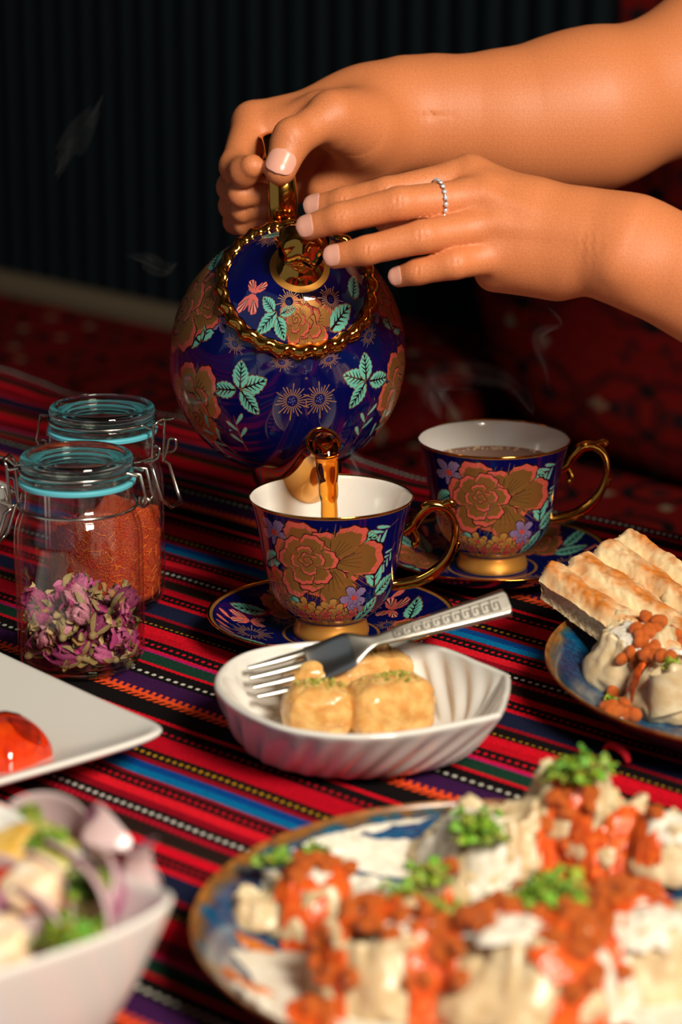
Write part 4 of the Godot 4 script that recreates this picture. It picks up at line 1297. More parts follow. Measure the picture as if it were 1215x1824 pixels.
func shell_dish() -> void:
	var rim := []
	for q in [[381, 1218], [398, 1188], [440, 1165], [510, 1151], [590, 1146], [670, 1146], [745, 1149], [800, 1160], [855, 1183], [902, 1203], [910, 1212], [908, 1238], [896, 1272], [884, 1280], [830, 1292], [760, 1306], [690, 1315], [620, 1317], [550, 1311], [490, 1298], [430, 1272], [393, 1245]]:
		var w := on(q[0], q[1], 0.036)
		rim.append(Vector2(w.x, w.z))
	var c3 := on(632, 1330)
	var c0 := Vector2(c3.x, c3.z)
	var base := []
	for k in rim.size():
		var d: Vector2 = rim[k] - c0
		base.append(c0 + d.normalized() * Vector2(0.052, 0.045) * minf(1.0, d.length() / 0.058) + Vector2(0.0, 0.0))
	var b := MB.new()
	var rows := []                                   # [part of the way to the rim, height, inside, rib depth]
	rows.append([-1.0, 0.0016, 0.0, 0.0]); rows.append([-0.3, 0.0014, 0.0, 0.0])
	for k in 17:
		var v := k / 16.0
		rows.append([pow(v, 0.85), 0.0008 + 0.0352 * pow(v, 1.25), 0.0, sin(PI * clampf(v * 0.95 + 0.05, 0.0, 1.0))])
	for k in 5:
		var a := (k + 1) / 6.0 * PI
		rows.append([1.0, 0.036 + 0.0019 * sin(a), 0.0019 * (1.0 - cos(a)), 0.05])
	for k in 17:
		var v := 1.0 - k / 16.0
		rows.append([pow(v, 0.8) * 1.0, 0.0060 + 0.0300 * pow(v, 1.35), 0.0038 + 0.002 * (1.0 - v), 0.9 * sin(PI * clampf(v * 0.92 + 0.02, 0.0, 1.0))])
	rows.append([-0.4, 0.0058, 0.004, 0.0]); rows.append([-1.0, 0.0056, 0.004, 0.0])
	b.grid(288, rows.size() - 1, func(u, t):
		var r = rows[roundi(t * (rows.size() - 1))]
		var p0: Vector2 = loop_at(base, u); var p1: Vector2 = loop_at(rim, u)
		var q: Vector2 = p0.lerp(p1, r[0]) if r[0] >= 0.0 else c0.lerp(p0, 1.0 + r[0])
		var out: Vector2 = (q - c0).normalized() if r[0] > -0.99 else Vector2.ZERO
		var s: float = sin((u * 27.0 + r[0] * 1.9) * TAU)
		q += out * (r[3] * 0.0013 * s - r[2])
		return Vector3(q.x, r[1], q.y), true, true)
	single("shell_dish", b, M.white, "white ribbed shell shaped dish holding pastries and a fork", "dish")
	# three syrupy pastries with ground pistachio
	var crust := grain(mat(c8(222, 166, 92), 0.25), 0.02, 16.0, 0.05, c8(236, 190, 118), c8(210, 146, 74), 41)
	crust.subsurf_scatter_enabled = true; crust.subsurf_scatter_strength = 0.12
	crust.clearcoat_enabled = true; crust.clearcoat = 0.2; crust.clearcoat_roughness = 0.2
	var pist := mat(Color.WHITE, 0.8)
	pist.vertex_color_use_as_albedo = true
	var list := [[622, 1213, 0.022, 0.0335, 0.0145, 0.0165, 0.42, "largest syrupy pastry with pistachio crumbs, behind the other two"], [566, 1280, 0.0165, 0.0175, 0.0150, 0.0140, 0.1, "small syrupy pastry with pistachio crumbs, front left of three"], [692, 1266, 0.0185, 0.0225, 0.0150, 0.0150, 0.5, "syrupy pastry with pistachio crumbs, front right of three"]]
	for n in list.size():
		var L = list[n]
		var w := on(L[0], L[1], L[2])
		var t := thing("pastry", L[7], "pastry", Vector3(w.x, 0.0205 if n else 0.0215, w.z), "pistachio pastries in the shell dish")
		t.basis = Basis(Vector3.UP, L[6])
		var ext := Vector3(L[3], L[5], L[4])
		var off := n * 13.0
		var body := MB.new()
		body.grid(56, 32, func(u, v):
			var th: float = u * TAU; var ph: float = (v - 0.5) * PI
			var d := Vector3(cos(ph) * cos(th), sin(ph), cos(ph) * sin(th))
			var q := Vector3(signf(d.x) * pow(absf(d.x), 0.55), signf(d.y) * pow(absf(d.y), 0.75), signf(d.z) * pow(absf(d.z), 0.6))
			var k: float = 1.0 + 0.10 * nz(d.x * 1.3 + off, d.y * 1.3, d.z * 1.3) + 0.012 * sin(q.y * 9.0 + 2.0 * q.x + nz(q.x * 2.0, q.z * 2.0, off) * 4.0)
			return q * ext * k, true, true)
		part("pastry_body", body, crust, t)
		for j in 5:                                   # thin sheets of dough that wrap over the roll
			var a0 := -0.9 + j * 0.42
			var fl := MB.new()
			fl.grid(14, 18, func(u, v):
				var x: float = (a0 * 0.6 + (u - 0.5) * (0.8 + 0.1 * j)) * ext.x
				var th: float = -0.35 + v * 2.5 + 0.2 * sin(u * 7.0 + j)
				var sh: float = pow(maxf(0.05, 1.0 - pow(absf(x / ext.x), 3.0)), 0.4)
				return Vector3(x, sin(th) * ext.y * sh * 1.04 + 0.0006 * sin(u * 20.0 + v * 9.0), cos(th) * ext.z * sh * 1.04), true)
			part("dough_sheet", fl, crust, t)
		var crumbs := MB.new()
		for k in 70:
			var x := rng.randfn(0.15, 0.42) * ext.x; var z := rng.randfn(-0.1, 0.36) * ext.z
			var e2 := 1.0 - pow(absf(x / ext.x), 3.0) - pow(absf(z / ext.z), 2.6)
			if e2 < 0.02: continue
			var s := rnd(0.0004, 0.0012)
			var tone: Color = [c8(140, 142, 44), c8(166, 160, 66), c8(116, 120, 34), c8(190, 176, 96)][k % 4].srgb_to_linear()
			var base_i := crumbs.v.size()
			crumbs.ball(Vector3(x, ext.y * pow(e2, 0.42) * 1.05 + s * 0.3, z), Vector3(s * rnd(0.7, 1.4), s, s * rnd(0.7, 1.4)), 6, 4)
			for q in crumbs.v.size() - base_i: crumbs.c.append(tone)
		stuff(part("pistachio_crumbs", crumbs, pist, t))
	fork()


func fork() -> void:
	var a := on(448, 1216, 0.0290)                    # tine tips, in the dish
	var c := on(650, 1153, 0.0440)                    # where the handle crosses the far rim
	var dirv := (c - a).normalized()
	var ln := 0.0
	for k in 400:                                     # follow the line until it is as far right as the handle's end
		ln = k * 0.0008
		if (a + dirv * ln).x > on(908, 1095, (a + dirv * ln).y).x: break
	var sd := dirv.cross(Vector3.UP).normalized() * -1.0
	sd = Vector3.UP.cross(dirv).normalized()
	var up := dirv.cross(sd).normalized()
	if up.y < 0.0: up = -up
	var seen := (EYE - a).normalized()               # it lies rolled over, its face turned to the front
	up = (seen + Vector3(0.30, 0.78, 0.34)).normalized()
	up = (up - dirv * up.dot(dirv)).normalized()
	var f := thing("fork", "silver fork with a key-pattern handle lying across the shell dish", "fork", a)
	var bs := Basis(dirv, up, dirv.cross(up))
	f.basis = bs
	# local x runs from the tips to the handle's end, y up, z across
	var bow := func(x: float) -> float:
		return -0.0045 * sin(clampf(x / 0.052, 0.0, 1.0) * PI) + 0.0045 * smoothstep(0.030, 0.062, x) - 0.0035 * smoothstep(0.066, ln, x)
	for k in 4:
		var z0 := (k - 1.5) * 0.0056
		var path := []
		for j in 15:
			var x := j / 14.0 * 0.034
			path.append(Vector3(x + absf(k - 1.5) * 0.0006, bow.call(x), z0 * lerpf(0.92, 1.0, j / 14.0)))
		part("tine", MB.new().tube(path, func(t): return 0.0011 + 0.0010 * minf(1.0, t * 2.2), 10, false, 0.55, Vector3(0, 0, 1)), M.fork, f)
	var hw := func(x: float) -> float:
		if x < 0.048: return lerpf(0.0104, 0.0098, (x - 0.030) / 0.018)
		if x < 0.066: return lerpf(0.0098, 0.0030, smoothstep(0.048, 0.066, x))
		return lerpf(0.0030, 0.0076, pow((x - 0.066) / (ln - 0.066), 0.8))
	var hd := MB.new()
	for s in [1.0, -1.0]:
		hd.grid(120, 12, func(u, v):
			var x: float = 0.030 + u * (ln - 0.030)
			var w: float = hw.call(x)
			if u > 0.985: w *= sqrt(maxf(0.0, 1.0 - pow((u - 0.985) / 0.015, 2.0))) * 0.35 + 0.65
			var z: float = (v - 0.5) * 2.0 * w
			var th: float = 0.0009 + 0.0005 * smoothstep(0.062, 0.08, x)
			var rim: float = 0.00045 * smoothstep(0.70, 0.82, absf(v - 0.5) * 2.0) * smoothstep(0.068, 0.08, x)
			var edge: float = pow(absf(v - 0.5) * 2.0, 8.0)
			return Vector3(x, bow.call(x) + s * (th * (1.0 - edge) + (rim if s > 0 else 0.0) * (1.0 - edge)) + 0.0014 * smoothstep(0.0, 1.0, absf(v - 0.5) * 2.0) * (1.0 - smoothstep(0.045, 0.064, x)), z), s > 0)
	var ho := part("handle", hd, M.fork, f)
	# the running key pattern stands out of the handle
	var key := MB.new()
	var x := 0.074
	var pit := 0.0051
	while x < ln - 0.008:
		var w: float = hw.call(x) * 0.46
		var y: float = bow.call(x) + 0.00150
		var pts := []
		for q in [[0.0, -1.0], [0.0, 1.0], [0.80, 1.0], [0.80, -0.35], [0.34, -0.35], [0.34, 0.35]]: pts.append(Vector3(x + q[0] * pit, y, q[1] * w))
		for k in pts.size() - 1:
			var d: Vector3 = pts[k + 1] - pts[k]
			key.box((pts[k] + pts[k + 1]) * 0.5, Vector3(absf(d.x) + 0.0005, 0.0006, absf(d.z) + 0.0005))
		key.box(Vector3(x + pit * 0.5, y, -w), Vector3(pit, 0.0006, 0.0005))
		x += pit
	var pat := part("key_pattern", key, mat(Color(0.30, 0.28, 0.25), 0.4, 1.0), ho)
	pat.set_meta("label", "dark running key pattern band")


# ------------------------------------------------------------------ rounded square dishes on the left
func square(ang: float, n: float) -> float:               # radius of a rounded square of half side 1, its corners at 0, 90, ... degrees
	var a := ang - PI / 4
	return pow(pow(absf(cos(a)), n) + pow(absf(sin(a)), n), -1.0 / n)

func square_ware(rows: Array, half: float, n: float, lift: float) -> MB:    # rows: [share of the half side, height, squareness 0..1]
	return MB.new().grid(192, rows.size() - 1, func(u, t):
		var r = rows[roundi(t * (rows.size() - 1))]
		var a: float = u * TAU
		var sq: float = lerpf(1.0, square(a, n), r[2])
		var corner: float = pow((square(a, n) - 1.0) / 0.40, 2.0)
		var rr: float = half * r[0] * sq
		return Vector3(cos(a) * rr, r[1] + lift * corner * r[0] * r[0] * r[2], sin(a) * rr), true, true)

func left_dishes() -> void:
	var tilt := Basis(Vector3.UP, -0.10)
	# square plate
	var p0 := on(291, 1301, 0.022)
	var half := 0.105
	var pc := p0 - tilt * Vector3(half * 1.36, 0, 0)
	pc.y = 0.0
	var rows := [[0.001, 0.002, 0.3], [0.5, 0.002, 0.6], [0.60, 0.0008, 0.7], [0.64, 0.0012, 0.8], [0.72, 0.0060, 0.9], [0.90, 0.0135, 1.0], [0.985, 0.0175, 1.0], [1.0, 0.0192, 1.0], [1.0, 0.0206, 1.0], [0.988, 0.0215, 1.0], [0.965, 0.0212, 1.0], [0.93, 0.0192, 1.0], [0.84, 0.0150, 1.0], [0.72, 0.0100, 0.95], [0.62, 0.0082, 0.9], [0.4, 0.0078, 0.6], [0.001, 0.0076, 0.3]]
	single("square_plate", square_ware(rows, half, 16.0, 0.002), M.white, "white square plate with a pointed corner and a grilled tomato on it", "plate", Transform3D(tilt, pc))
	var tom := grain(mat(c8(226, 62, 14), 0.14), 0.02, 14.0, 0.05, c8(236, 76, 16), c8(186, 30, 8), 51)
	tom.clearcoat_enabled = true; tom.clearcoat = 0.7; tom.clearcoat_roughness = 0.05
	tom.subsurf_scatter_enabled = true; tom.subsurf_scatter_strength = 0.2
	var tw := on(-2, 1313, 0.018)
	var to := thing("tomato", "glossy orange red grilled tomato half on the white square plate", "tomato", Vector3(tw.x, 0.0082, tw.z))
	part("tomato_half", MB.new().grid(48, 20, func(u, v):
		var a: float = u * TAU; var b: float = v * PI * 0.5
		var k: float = 1.0 + 0.05 * cos(a * 5.0) * cos(b) + 0.02 * sin(a * 11.0 + b * 3.0)
		return Vector3(cos(b) * cos(a) * 0.0245 * k, sin(b) * 0.0215 * (1.0 - 0.10 * pow(sin(b), 6.0)) + 0.0004 * sin(a * 17.0) * cos(b), cos(b) * sin(a) * 0.0245 * k), true, true), tom, to)
	var skinm := grain(mat(c8(150, 26, 8), 0.2), 0.03, 20.0, 0.05, c8(176, 34, 8), c8(96, 18, 8), 52)
	for k in 4:
		var a0 := k * 1.5 + 0.4
		part("charred_skin", MB.new().grid(12, 10, func(u, v):
			var a: float = a0 + (u - 0.5) * 0.9 * sin(PI * v)
			var b: float = 0.45 + v * 1.0
			var r := 1.012 + 0.006 * sin(u * 9.0 + k)
			return Vector3(cos(b) * cos(a) * 0.0250 * r, sin(b) * 0.0207 * r + 0.0004, cos(b) * sin(a) * 0.0250 * r), true), skinm, to)
	# the white bowl just cut by the left edge of the frame, behind the jar
	var wb := on(-78, 975)
	single("round_bowl", MB.new().lathe(spline([Vector2(0.0004, 0.002), Vector2(0.020, 0.0015), Vector2(0.022, 0.0), Vector2(0.024, 0.0015), Vector2(0.030, 0.010), Vector2(0.0345, 0.022), Vector2(0.036, 0.0335), Vector2(0.0352, 0.0345), Vector2(0.0342, 0.0335), Vector2(0.032, 0.022), Vector2(0.027, 0.011), Vector2(0.018, 0.006), Vector2(0.0004, 0.005)], 4), 64), M.white, "small white round bowl at the left edge behind the rosebud jar", "bowl", Transform3D(Basis(), wb))
	# salad bowl
	var bt := Basis(Vector3.UP, -0.09)
	var bh := 0.0640
	var q0 := on(316, 1592, 0.078)
	var bc := q0 - bt * Vector3(bh * 1.345, 0, 0)
	bc.y = 0.0
	var br := [[0.001, 0.003, 0.3], [0.40, 0.003, 0.5], [0.46, 0.0008, 0.6], [0.50, 0.0010, 0.7], [0.60, 0.0080, 0.8], [0.74, 0.0230, 0.9], [0.86, 0.0430, 1.0], [0.95, 0.0600, 1.0], [0.995, 0.0692, 1.0], [1.0, 0.0712, 1.0], [0.990, 0.0724, 1.0], [0.968, 0.0718, 1.0], [0.945, 0.0690, 1.0], [0.90, 0.0600, 1.0], [0.81, 0.0430, 1.0], [0.68, 0.0240, 0.9], [0.52, 0.0110, 0.7], [0.3, 0.0070, 0.5], [0.001, 0.0065, 0.3]]
	single("salad_bowl", square_ware(br, bh, 10.0, 0.0075), M.white, "white square salad bowl with pointed corners, full of onion salad", "bowl", Transform3D(bt, bc))
	salad(bc)

func salad(bc: Vector3) -> void:
	var om := mat(Color.WHITE, 0.25)
	om.vertex_color_use_as_albedo = true
	om.subsurf_scatter_enabled = true; om.subsurf_scatter_strength = 0.2
	var onion := func(r: float, wd: float, span: float, th: float) -> MB:      # a sliced strip: pale inside, purple skin outside
		return MB.new().grid(26, 14, func(u, v):
			var a: float = (u - 0.5) * span
			var c: float = v * TAU
			var k: float = 0.25 + 0.75 * pow(sin(PI * clampf(u * 0.94 + 0.03, 0.0, 1.0)), 0.6)
			var y: float = sin(c) * wd * k
			var rr: float = r + cos(c) * th * k - y * y * 18.0
			return Vector3(cos(a) * rr - r, y, sin(a) * rr), true, false, true, func(u, v):
			var c: float = v * TAU
			var t: float = clampf(cos(c) * 1.2 - 0.2, 0.0, 1.0)
			return Color(0.62, 0.45, 0.45).lerp(Color(0.30, 0.035, 0.15), t * t))
	var kinds := [onion.call(0.022, 0.0100, 2.0, 0.0016), onion.call(0.017, 0.0085, 2.3, 0.0015), onion.call(0.028, 0.0115, 1.7, 0.0018)]
	var meshes := []
	for k in kinds: meshes.append(k.mesh())
	var spots := [[196, 1628, 0.067, 2, 0.4, 1.2, 0.2], [108, 1655, 0.066, 2, 0.9, 1.0, 0.5], [205, 1520, 0.069, 0, 1.9, 0.3, 0.9], [165, 1470, 0.068, 1, 2.6, 0.8, 0.1], [215, 1575, 0.070, 0, 0.2, 0.5, 0.2], [240, 1545, 0.070, 1, 2.9, 1.3, 0.4], [110, 1450, 0.067, 0, 1.2, 0.2, 0.1], [25, 1650, 0.062, 1, 0.2, 1.0, 1.0], [62, 1668, 0.063, 0, 2.1, 0.4, 0.2], [150, 1560, 0.062, 0, 0.9, 1.1, 0.5], [120, 1600, 0.066, 2, 0.6, 0.9, 0.2], [10, 1560, 0.060, 2, 1.4, 0.3, 0.2]]
	var names := ["large curved red onion slice lying across the front of the salad", "red onion slice behind the dark parsley at the front of the salad", "pink red onion slice at the right behind the bowl's corner", "pale red onion slice at the back edge of the salad", "red onion slice leaning on the right wall of the salad bowl", "rightmost red onion slice, its purple edge over the bowl's rim", "red onion slice beside the parsley at the back of the salad", "red onion slice at the left edge of the frame in the salad", "red onion slice under the pale chunk of the salad", "red onion slice right of the pale chunk of the salad", "wide red onion slice in the middle of the salad", "red onion slice left of the red tomato in the salad"]
	for k in spots.size():
		var s = spots[k]
		single("onion_slice", meshes[s[3]], om, names[k], "onion", Transform3D(Basis.from_euler(Vector3(s[5], s[4], s[6])), on(s[0], s[1], s[2])), "red onion slices in the salad bowl")
	var lump := func(r: Vector3, key: float, pw: float) -> MB:                  # a cut chunk with soft corners
		return MB.new().grid(24, 16, func(u, v):
			var th: float = u * TAU; var ph: float = (v - 0.5) * PI
			var d := Vector3(cos(ph) * cos(th), sin(ph), cos(ph) * sin(th))
			var q := Vector3(signf(d.x) * pow(absf(d.x), pw), signf(d.y) * pow(absf(d.y), pw), signf(d.z) * pow(absf(d.z), pw))
			return q * r * (1.0 + 0.10 * nz(d.x * 2.0 + key, d.y * 2.0, d.z * 2.0)), true, true)
	var cream := grain(mat(c8(244, 224, 190), 0.4), 0.03, 12.0, 0.04, c8(248, 232, 206), c8(238, 196, 150), 61)
	var red := grain(mat(c8(214, 44, 16), 0.2), 0.03, 12.0, 0.04, c8(226, 60, 20), c8(186, 26, 10), 62)
	var cuke := grain(mat(c8(196, 190, 110), 0.3), 0.03, 12.0, 0.04, c8(214, 206, 140), c8(160, 160, 70), 63)
	var gold := grain(mat(c8(220, 178, 80), 0.3), 0.03, 12.0, 0.04, c8(232, 196, 110), c8(204, 156, 60), 64)
	single("radish_chunk", lump.call(Vector3(0.0135, 0.0105, 0.0105), 1.0, 0.6), cream, "large pale pink-edged chunk in the middle of the salad", "vegetable", Transform3D(Basis.from_euler(Vector3(0.2, 0.5, 0.5)), on(62, 1592, 0.068)))
	single("tomato_piece", lump.call(Vector3(0.0095, 0.0085, 0.011), 2.0, 0.75), red, "red tomato piece left of the pale chunk in the salad", "tomato", Transform3D(Basis(), on(12, 1590, 0.065)), "tomato pieces in the salad bowl")
	single("tomato_piece", lump.call(Vector3(0.008, 0.007, 0.009), 3.0, 0.75), red, "red tomato piece below the pale chunk in the salad", "tomato", Transform3D(Basis(), on(60, 1650, 0.060)), "tomato pieces in the salad bowl")
	single("cucumber_piece", lump.call(Vector3(0.0105, 0.009, 0.010), 4.0, 0.6), cuke, "pale green cucumber piece beside the parsley in the salad", "cucumber", Transform3D(Basis.from_euler(Vector3(0.4, 0.3, 0.0)), on(100, 1545, 0.064)), "cucumber pieces in the salad bowl")
	single("cucumber_piece", lump.call(Vector3(0.0120, 0.008, 0.011), 5.0, 0.6), cuke, "pale green cucumber piece at the back of the salad", "cucumber", Transform3D(Basis.from_euler(Vector3(0.1, 0.9, 0.3)), on(62, 1512, 0.066)), "cucumber pieces in the salad bowl")
	single("pepper_piece", lump.call(Vector3(0.0135, 0.010, 0.011), 6.0, 0.7), gold, "golden yellow pepper piece at the back left of the salad", "pepper", Transform3D(Basis.from_euler(Vector3(0.2, 0.2, 0.4)), on(22, 1525, 0.064)))
	single("apple_piece", lump.call(Vector3(0.0125, 0.010, 0.012), 7.0, 0.65), cream, "cream coloured piece at the left edge of the salad, below the red tomato", "fruit", Transform3D(Basis.from_euler(Vector3(0.3, 0.1, 0.2)), on(-8, 1690, 0.062)))
	# what lies deeper in the bowl
	var place := ["near its front wall", "near its right corner", "near its back wall", "in its middle"]
	for k in 16:
		var a := k * 2.4; var r := 0.008 + 0.030 * sqrt(k / 16.0)
		var m = [cuke, cream, red, gold][k % 4]
		single(["cucumber_piece", "radish_chunk", "tomato_piece", "pepper_piece"][k % 4], lump.call(Vector3(0.011, 0.010, 0.012), k + 10.0, 0.65), m, ["pale green cucumber piece", "pale radish chunk", "red tomato piece", "golden yellow pepper piece"][k % 4] + " deep under the onion in the salad bowl, " + place[k / 4], ["cucumber", "vegetable", "tomato", "pepper"][k % 4], Transform3D(Basis.from_euler(Vector3(k, k * 2.0, k * 0.5)), bc + Vector3(cos(a) * r, 0.038 + 0.010 * (k % 2), sin(a) * r)), "pieces deep in the salad bowl")
	var greens := [[88, 1502, 0.073, 0.0055, 40, "bright parsley leaf cluster at the back of the salad"], [125, 1672, 0.066, 0.0090, 80, "dark green parsley cluster near the front rim of the salad bowl"], [150, 1590, 0.070, 0.0055, 40, "small parsley cluster in the middle of the onion slices"], [185, 1580, 0.072, 0.0040, 26, "tiny parsley cluster at the right end of the salad"], [55, 1455, 0.069, 0.0035, 24, "tiny parsley cluster at the far corner of the salad"]]
	for g in greens: parsley(on(g[0], g[1], g[2]), g[3], g[4], g[5], "parsley clusters on the salad")


func parsley(where: Vector3, r: float, count: int, label: String, group: String) -> void:
	var b := MB.new()
	for k in count:
		var d := Vector3(rng.randfn(), absf(rng.randfn()) * 0.7, rng.randfn()) * r * 0.55
		var bs := Basis.from_euler(Vector3(rnd(-0.9, 0.9), rnd(0, TAU), rnd(-0.9, 0.9)))
		var s := rnd(0.55, 1.1) * 0.0046
		var tone := Color(0.16 + rnd(0, 0.24), 0.32 + rnd(0, 0.22), 0.02 + rnd(0, 0.05))
		b.grid(6, 4, func(u, v):
			var x: float = (u - 0.5) * 2.0
			var lobe: float = 0.45 + 0.55 * absf(cos(x * PI * 1.5))
			var w: float = sin(PI * (0.10 + 0.85 * v))
			return where + d + bs * Vector3(x * w * s * 0.8, 0.25 * s * sin(x * 5.0 + v * 4.0), (v * lobe - 0.3) * s * 1.5), false, false, false, tone)
	for k in 3:
		b.c.resize(b.v.size())
		var d := Vector3(rnd(-1, 1), 0.3, rnd(-1, 1)) * r * 0.6
		b.tube([where, where + d * 0.5 + Vector3(0, 0.001, 0), where + d], 0.0004, 5)
		while b.c.size() < b.v.size(): b.c.append(Color(0.20, 0.32, 0.06))
	single("parsley", b, M.parsley, label, "parsley", Transform3D(), group)


# ------------------------------------------------------------------ glazed plates with dumplings
func glaze(key: int) -> StandardMaterial3D:               # blue reactive glaze, browner and greyer up the wall, laid on from above
	var n := FastNoiseLite.new(); n.seed = key; n.frequency = 0.02; n.fractal_octaves = 4
	var n2 := FastNoiseLite.new(); n2.seed = key + 1; n2.frequency = 0.16; n2.fractal_octaves = 2
	var im := Image.create(512, 512, false, Image.FORMAT_RGB8)
	for y in 512:
		for x in 512:
			var r := Vector2(x - 256, y - 256).length() / 250.0
			var a := n.get_noise_2d(x, y); var s := n2.get_noise_2d(x, y)
			var c := c8(8, 76, 116).lerp(c8(8, 30, 74), clampf(0.5 + a * 1.6, 0, 1))
			c = c.lerp(c8(132, 150, 158), clampf(1.0 - absf(r - 0.80) * 7.0, 0, 1) * clampf(0.5 + a, 0, 1) * 0.35)
			c = c.lerp(c8(20, 104, 138), clampf(s * 2.2, 0, 0.75))
			c = c.lerp(c8(92, 84, 118), smoothstep(0.80, 0.95, r) * clampf(0.35 + a * 1.2, 0, 0.45))
			c = c.lerp(c8(140, 88, 30), smoothstep(0.94, 1.0, r + a * 0.04))
			im.set_pixel(x, y, c)
	var m := mat(Color.WHITE, 0.13)
	m.albedo_texture = ImageTexture.create_from_image(im)
	m.clearcoat_enabled = true; m.clearcoat = 0.5; m.clearcoat_roughness = 0.06
	return m

func plate_in(R: float) -> Array:                          # inner profile from the rim down to the centre
	return spline([Vector2(R * 0.985, 0.0262), Vector2(R * 0.955, 0.0240), Vector2(R * 0.90, 0.0185), Vector2(R * 0.84, 0.0130), Vector2(R * 0.76, 0.0092), Vector2(R * 0.64, 0.0074), Vector2(R * 0.4, 0.0068), Vector2(0.0005, 0.0066)], 4)

func plate_y(R: float, r: float) -> float:
	var p := plate_in(R)
	for k in p.size() - 1:
		if r <= p[k].x and r >= p[k + 1].x: return lerpf(p[k + 1].y, p[k].y, (r - p[k + 1].x) / maxf(1e-6, p[k].x - p[k + 1].x))
	return 0.0262 if r > R * 0.9 else 0.0066

func make_plate(c0: Vector3, R: float, key: int, label: String) -> void:
	var t := thing("dinner_plate", label, "plate", c0, "blue glazed plates")
	var inn := MB.new().lathe(plate_in(R), 120)
	for k in inn.uv.size(): inn.uv[k] = Vector2(0.5 + inn.v[k].x / R * 0.4883, 0.5 + inn.v[k].z / R * 0.4883)
	part("glazed_well", inn, glaze(key), t)
	var brown := grain(mat(c8(150, 92, 30), 0.2), 0.03, 10.0, 0.0, c8(172, 112, 40), c8(104, 58, 22), key)
	brown.clearcoat_enabled = true; brown.clearcoat = 0.5
	part("rim_band", MB.new().lathe(spline([Vector2(R * 0.972, 0.0236), Vector2(R * 0.990, 0.0250), Vector2(R, 0.0268), Vector2(R * 0.996, 0.0280), Vector2(R * 0.985, 0.0263)], 4), 120), brown, t)
	part("underside", MB.new().lathe(spline([Vector2(0.0005, 0.0022), Vector2(R * 0.50, 0.0022), Vector2(R * 0.55, 0.0006), Vector2(R * 0.60, 0.0008), Vector2(R * 0.66, 0.0034), Vector2(R * 0.80, 0.0074), Vector2(R * 0.90, 0.0142), Vector2(R * 0.974, 0.0236)], 4), 120), mat(c8(44, 34, 34), 0.25), t)

# lie: the surface that food rests on, a plate's inside with domes standing on it
var domes := []
var lie_c := Vector3.ZERO
var lie_r := 0.1

func lie(x: float, z: float) -> float:
	var y := plate_y(lie_r, minf(Vector2(x - lie_c.x, z - lie_c.z).length(), lie_r))
	for d in domes:
		var q: float = Vector2(x - d[0].x, z - d[0].z).length() / d[1]
		if q < 1.0: y = maxf(y, d[0].y + d[2] * pow(1.0 - pow(q, 3.5), 0.5))
	return y

func blob(c0: Vector3, rx: float, rz: float, turn: float, thick: float, key: float) -> MB:     # a spill with a ragged edge that follows what it lies on
	return MB.new().grid(56, 12, func(u, v):
		var a: float = u * TAU
		var k: float = 1.0 + 0.30 * nz(cos(a) * 1.1 + key, sin(a) * 1.1, 0.0) + 0.16 * nz(cos(a) * 4.0, sin(a) * 4.0, key)
		var q: Vector2 = Vector2(cos(a) * rx, sin(a) * rz) * v * k
		q = q.rotated(turn)
		var x: float = c0.x + q.x; var z: float = c0.z + q.y
		var off := Vector2(x - lie_c.x, z - lie_c.z)
		if off.length() > lie_r * 0.945:                # it stays inside the rim
			off = off.normalized() * lie_r * (0.945 - 0.02 * (1.0 - v))
			x = lie_c.x + off.x; z = lie_c.z + off.y
		var edge: float = sqrt(maxf(0.0, 1.0 - pow(v, 4.0)))
		var lump: float = 0.7 + 0.9 * nz(x * 90.0, z * 90.0, key)
		return Vector3(x, lie(x, z) + 0.0002 + thick * edge * maxf(0.25, lump), z), true, true)

func manti(key: float, R: float, H: float, corners: float) -> MB:      # a thin sheet of dough gathered loosely over its filling, its edges flaring open on top
	var prof := spline([Vector2(0.02, 0.0), Vector2(0.86, 0.02), Vector2(1.02, 0.14), Vector2(1.04, 0.32), Vector2(0.95, 0.52), Vector2(0.80, 0.72), Vector2(0.70, 0.88), Vector2(0.66, 1.0), Vector2(0.58, 1.03), Vector2(0.50, 0.96), Vector2(0.38, 0.84), Vector2(0.18, 0.80), Vector2(0.01, 0.82)], 4)
	return MB.new().grid(96, prof.size() - 1, func(u, t):
		var p: Vector2 = prof[roundi(t * (prof.size() - 1))]
		var a: float = u * TAU
		var w: float = smoothstep(0.30, 1.0, p.y)
		var lobe: float = 0.55 * cos(a * corners + key * 2.0) + 0.9 * nz(cos(a) * 1.6 + key, sin(a) * 1.6, key) + 0.35 * sin(a * 2.0 + key * 5.0)
		var r: float = R * p.x * (1.0 + 0.20 * w * lobe) * (1.0 + 0.16 * nz(cos(a) * 1.1 + key, sin(a) * 1.1, p.y * 1.2))
		r += R * 0.05 * p.x * smoothstep(0.1, 0.6, p.y) * sin(a * 7.0 + key * 3.0 + p.y * 3.0)
		var y: float = H * p.y * (1.0 + 0.16 * w * lobe)
		return Vector3(cos(a) * r + R * 0.16 * w * cos(key * 4.0), y, sin(a) * r + R * 0.16 * w * sin(key * 4.0)), true, true)

var pea_mesh: ArrayMesh
func pea(where: Vector3, s: float, label: String, group: String) -> void:
	var b := Basis.from_euler(Vector3(rnd(0, TAU), rnd(0, TAU), rnd(0, TAU)))
	single("chickpea", pea_mesh, M.pea, label, "chickpea", Transform3D(b.scaled(Vector3.ONE * s), where), group)

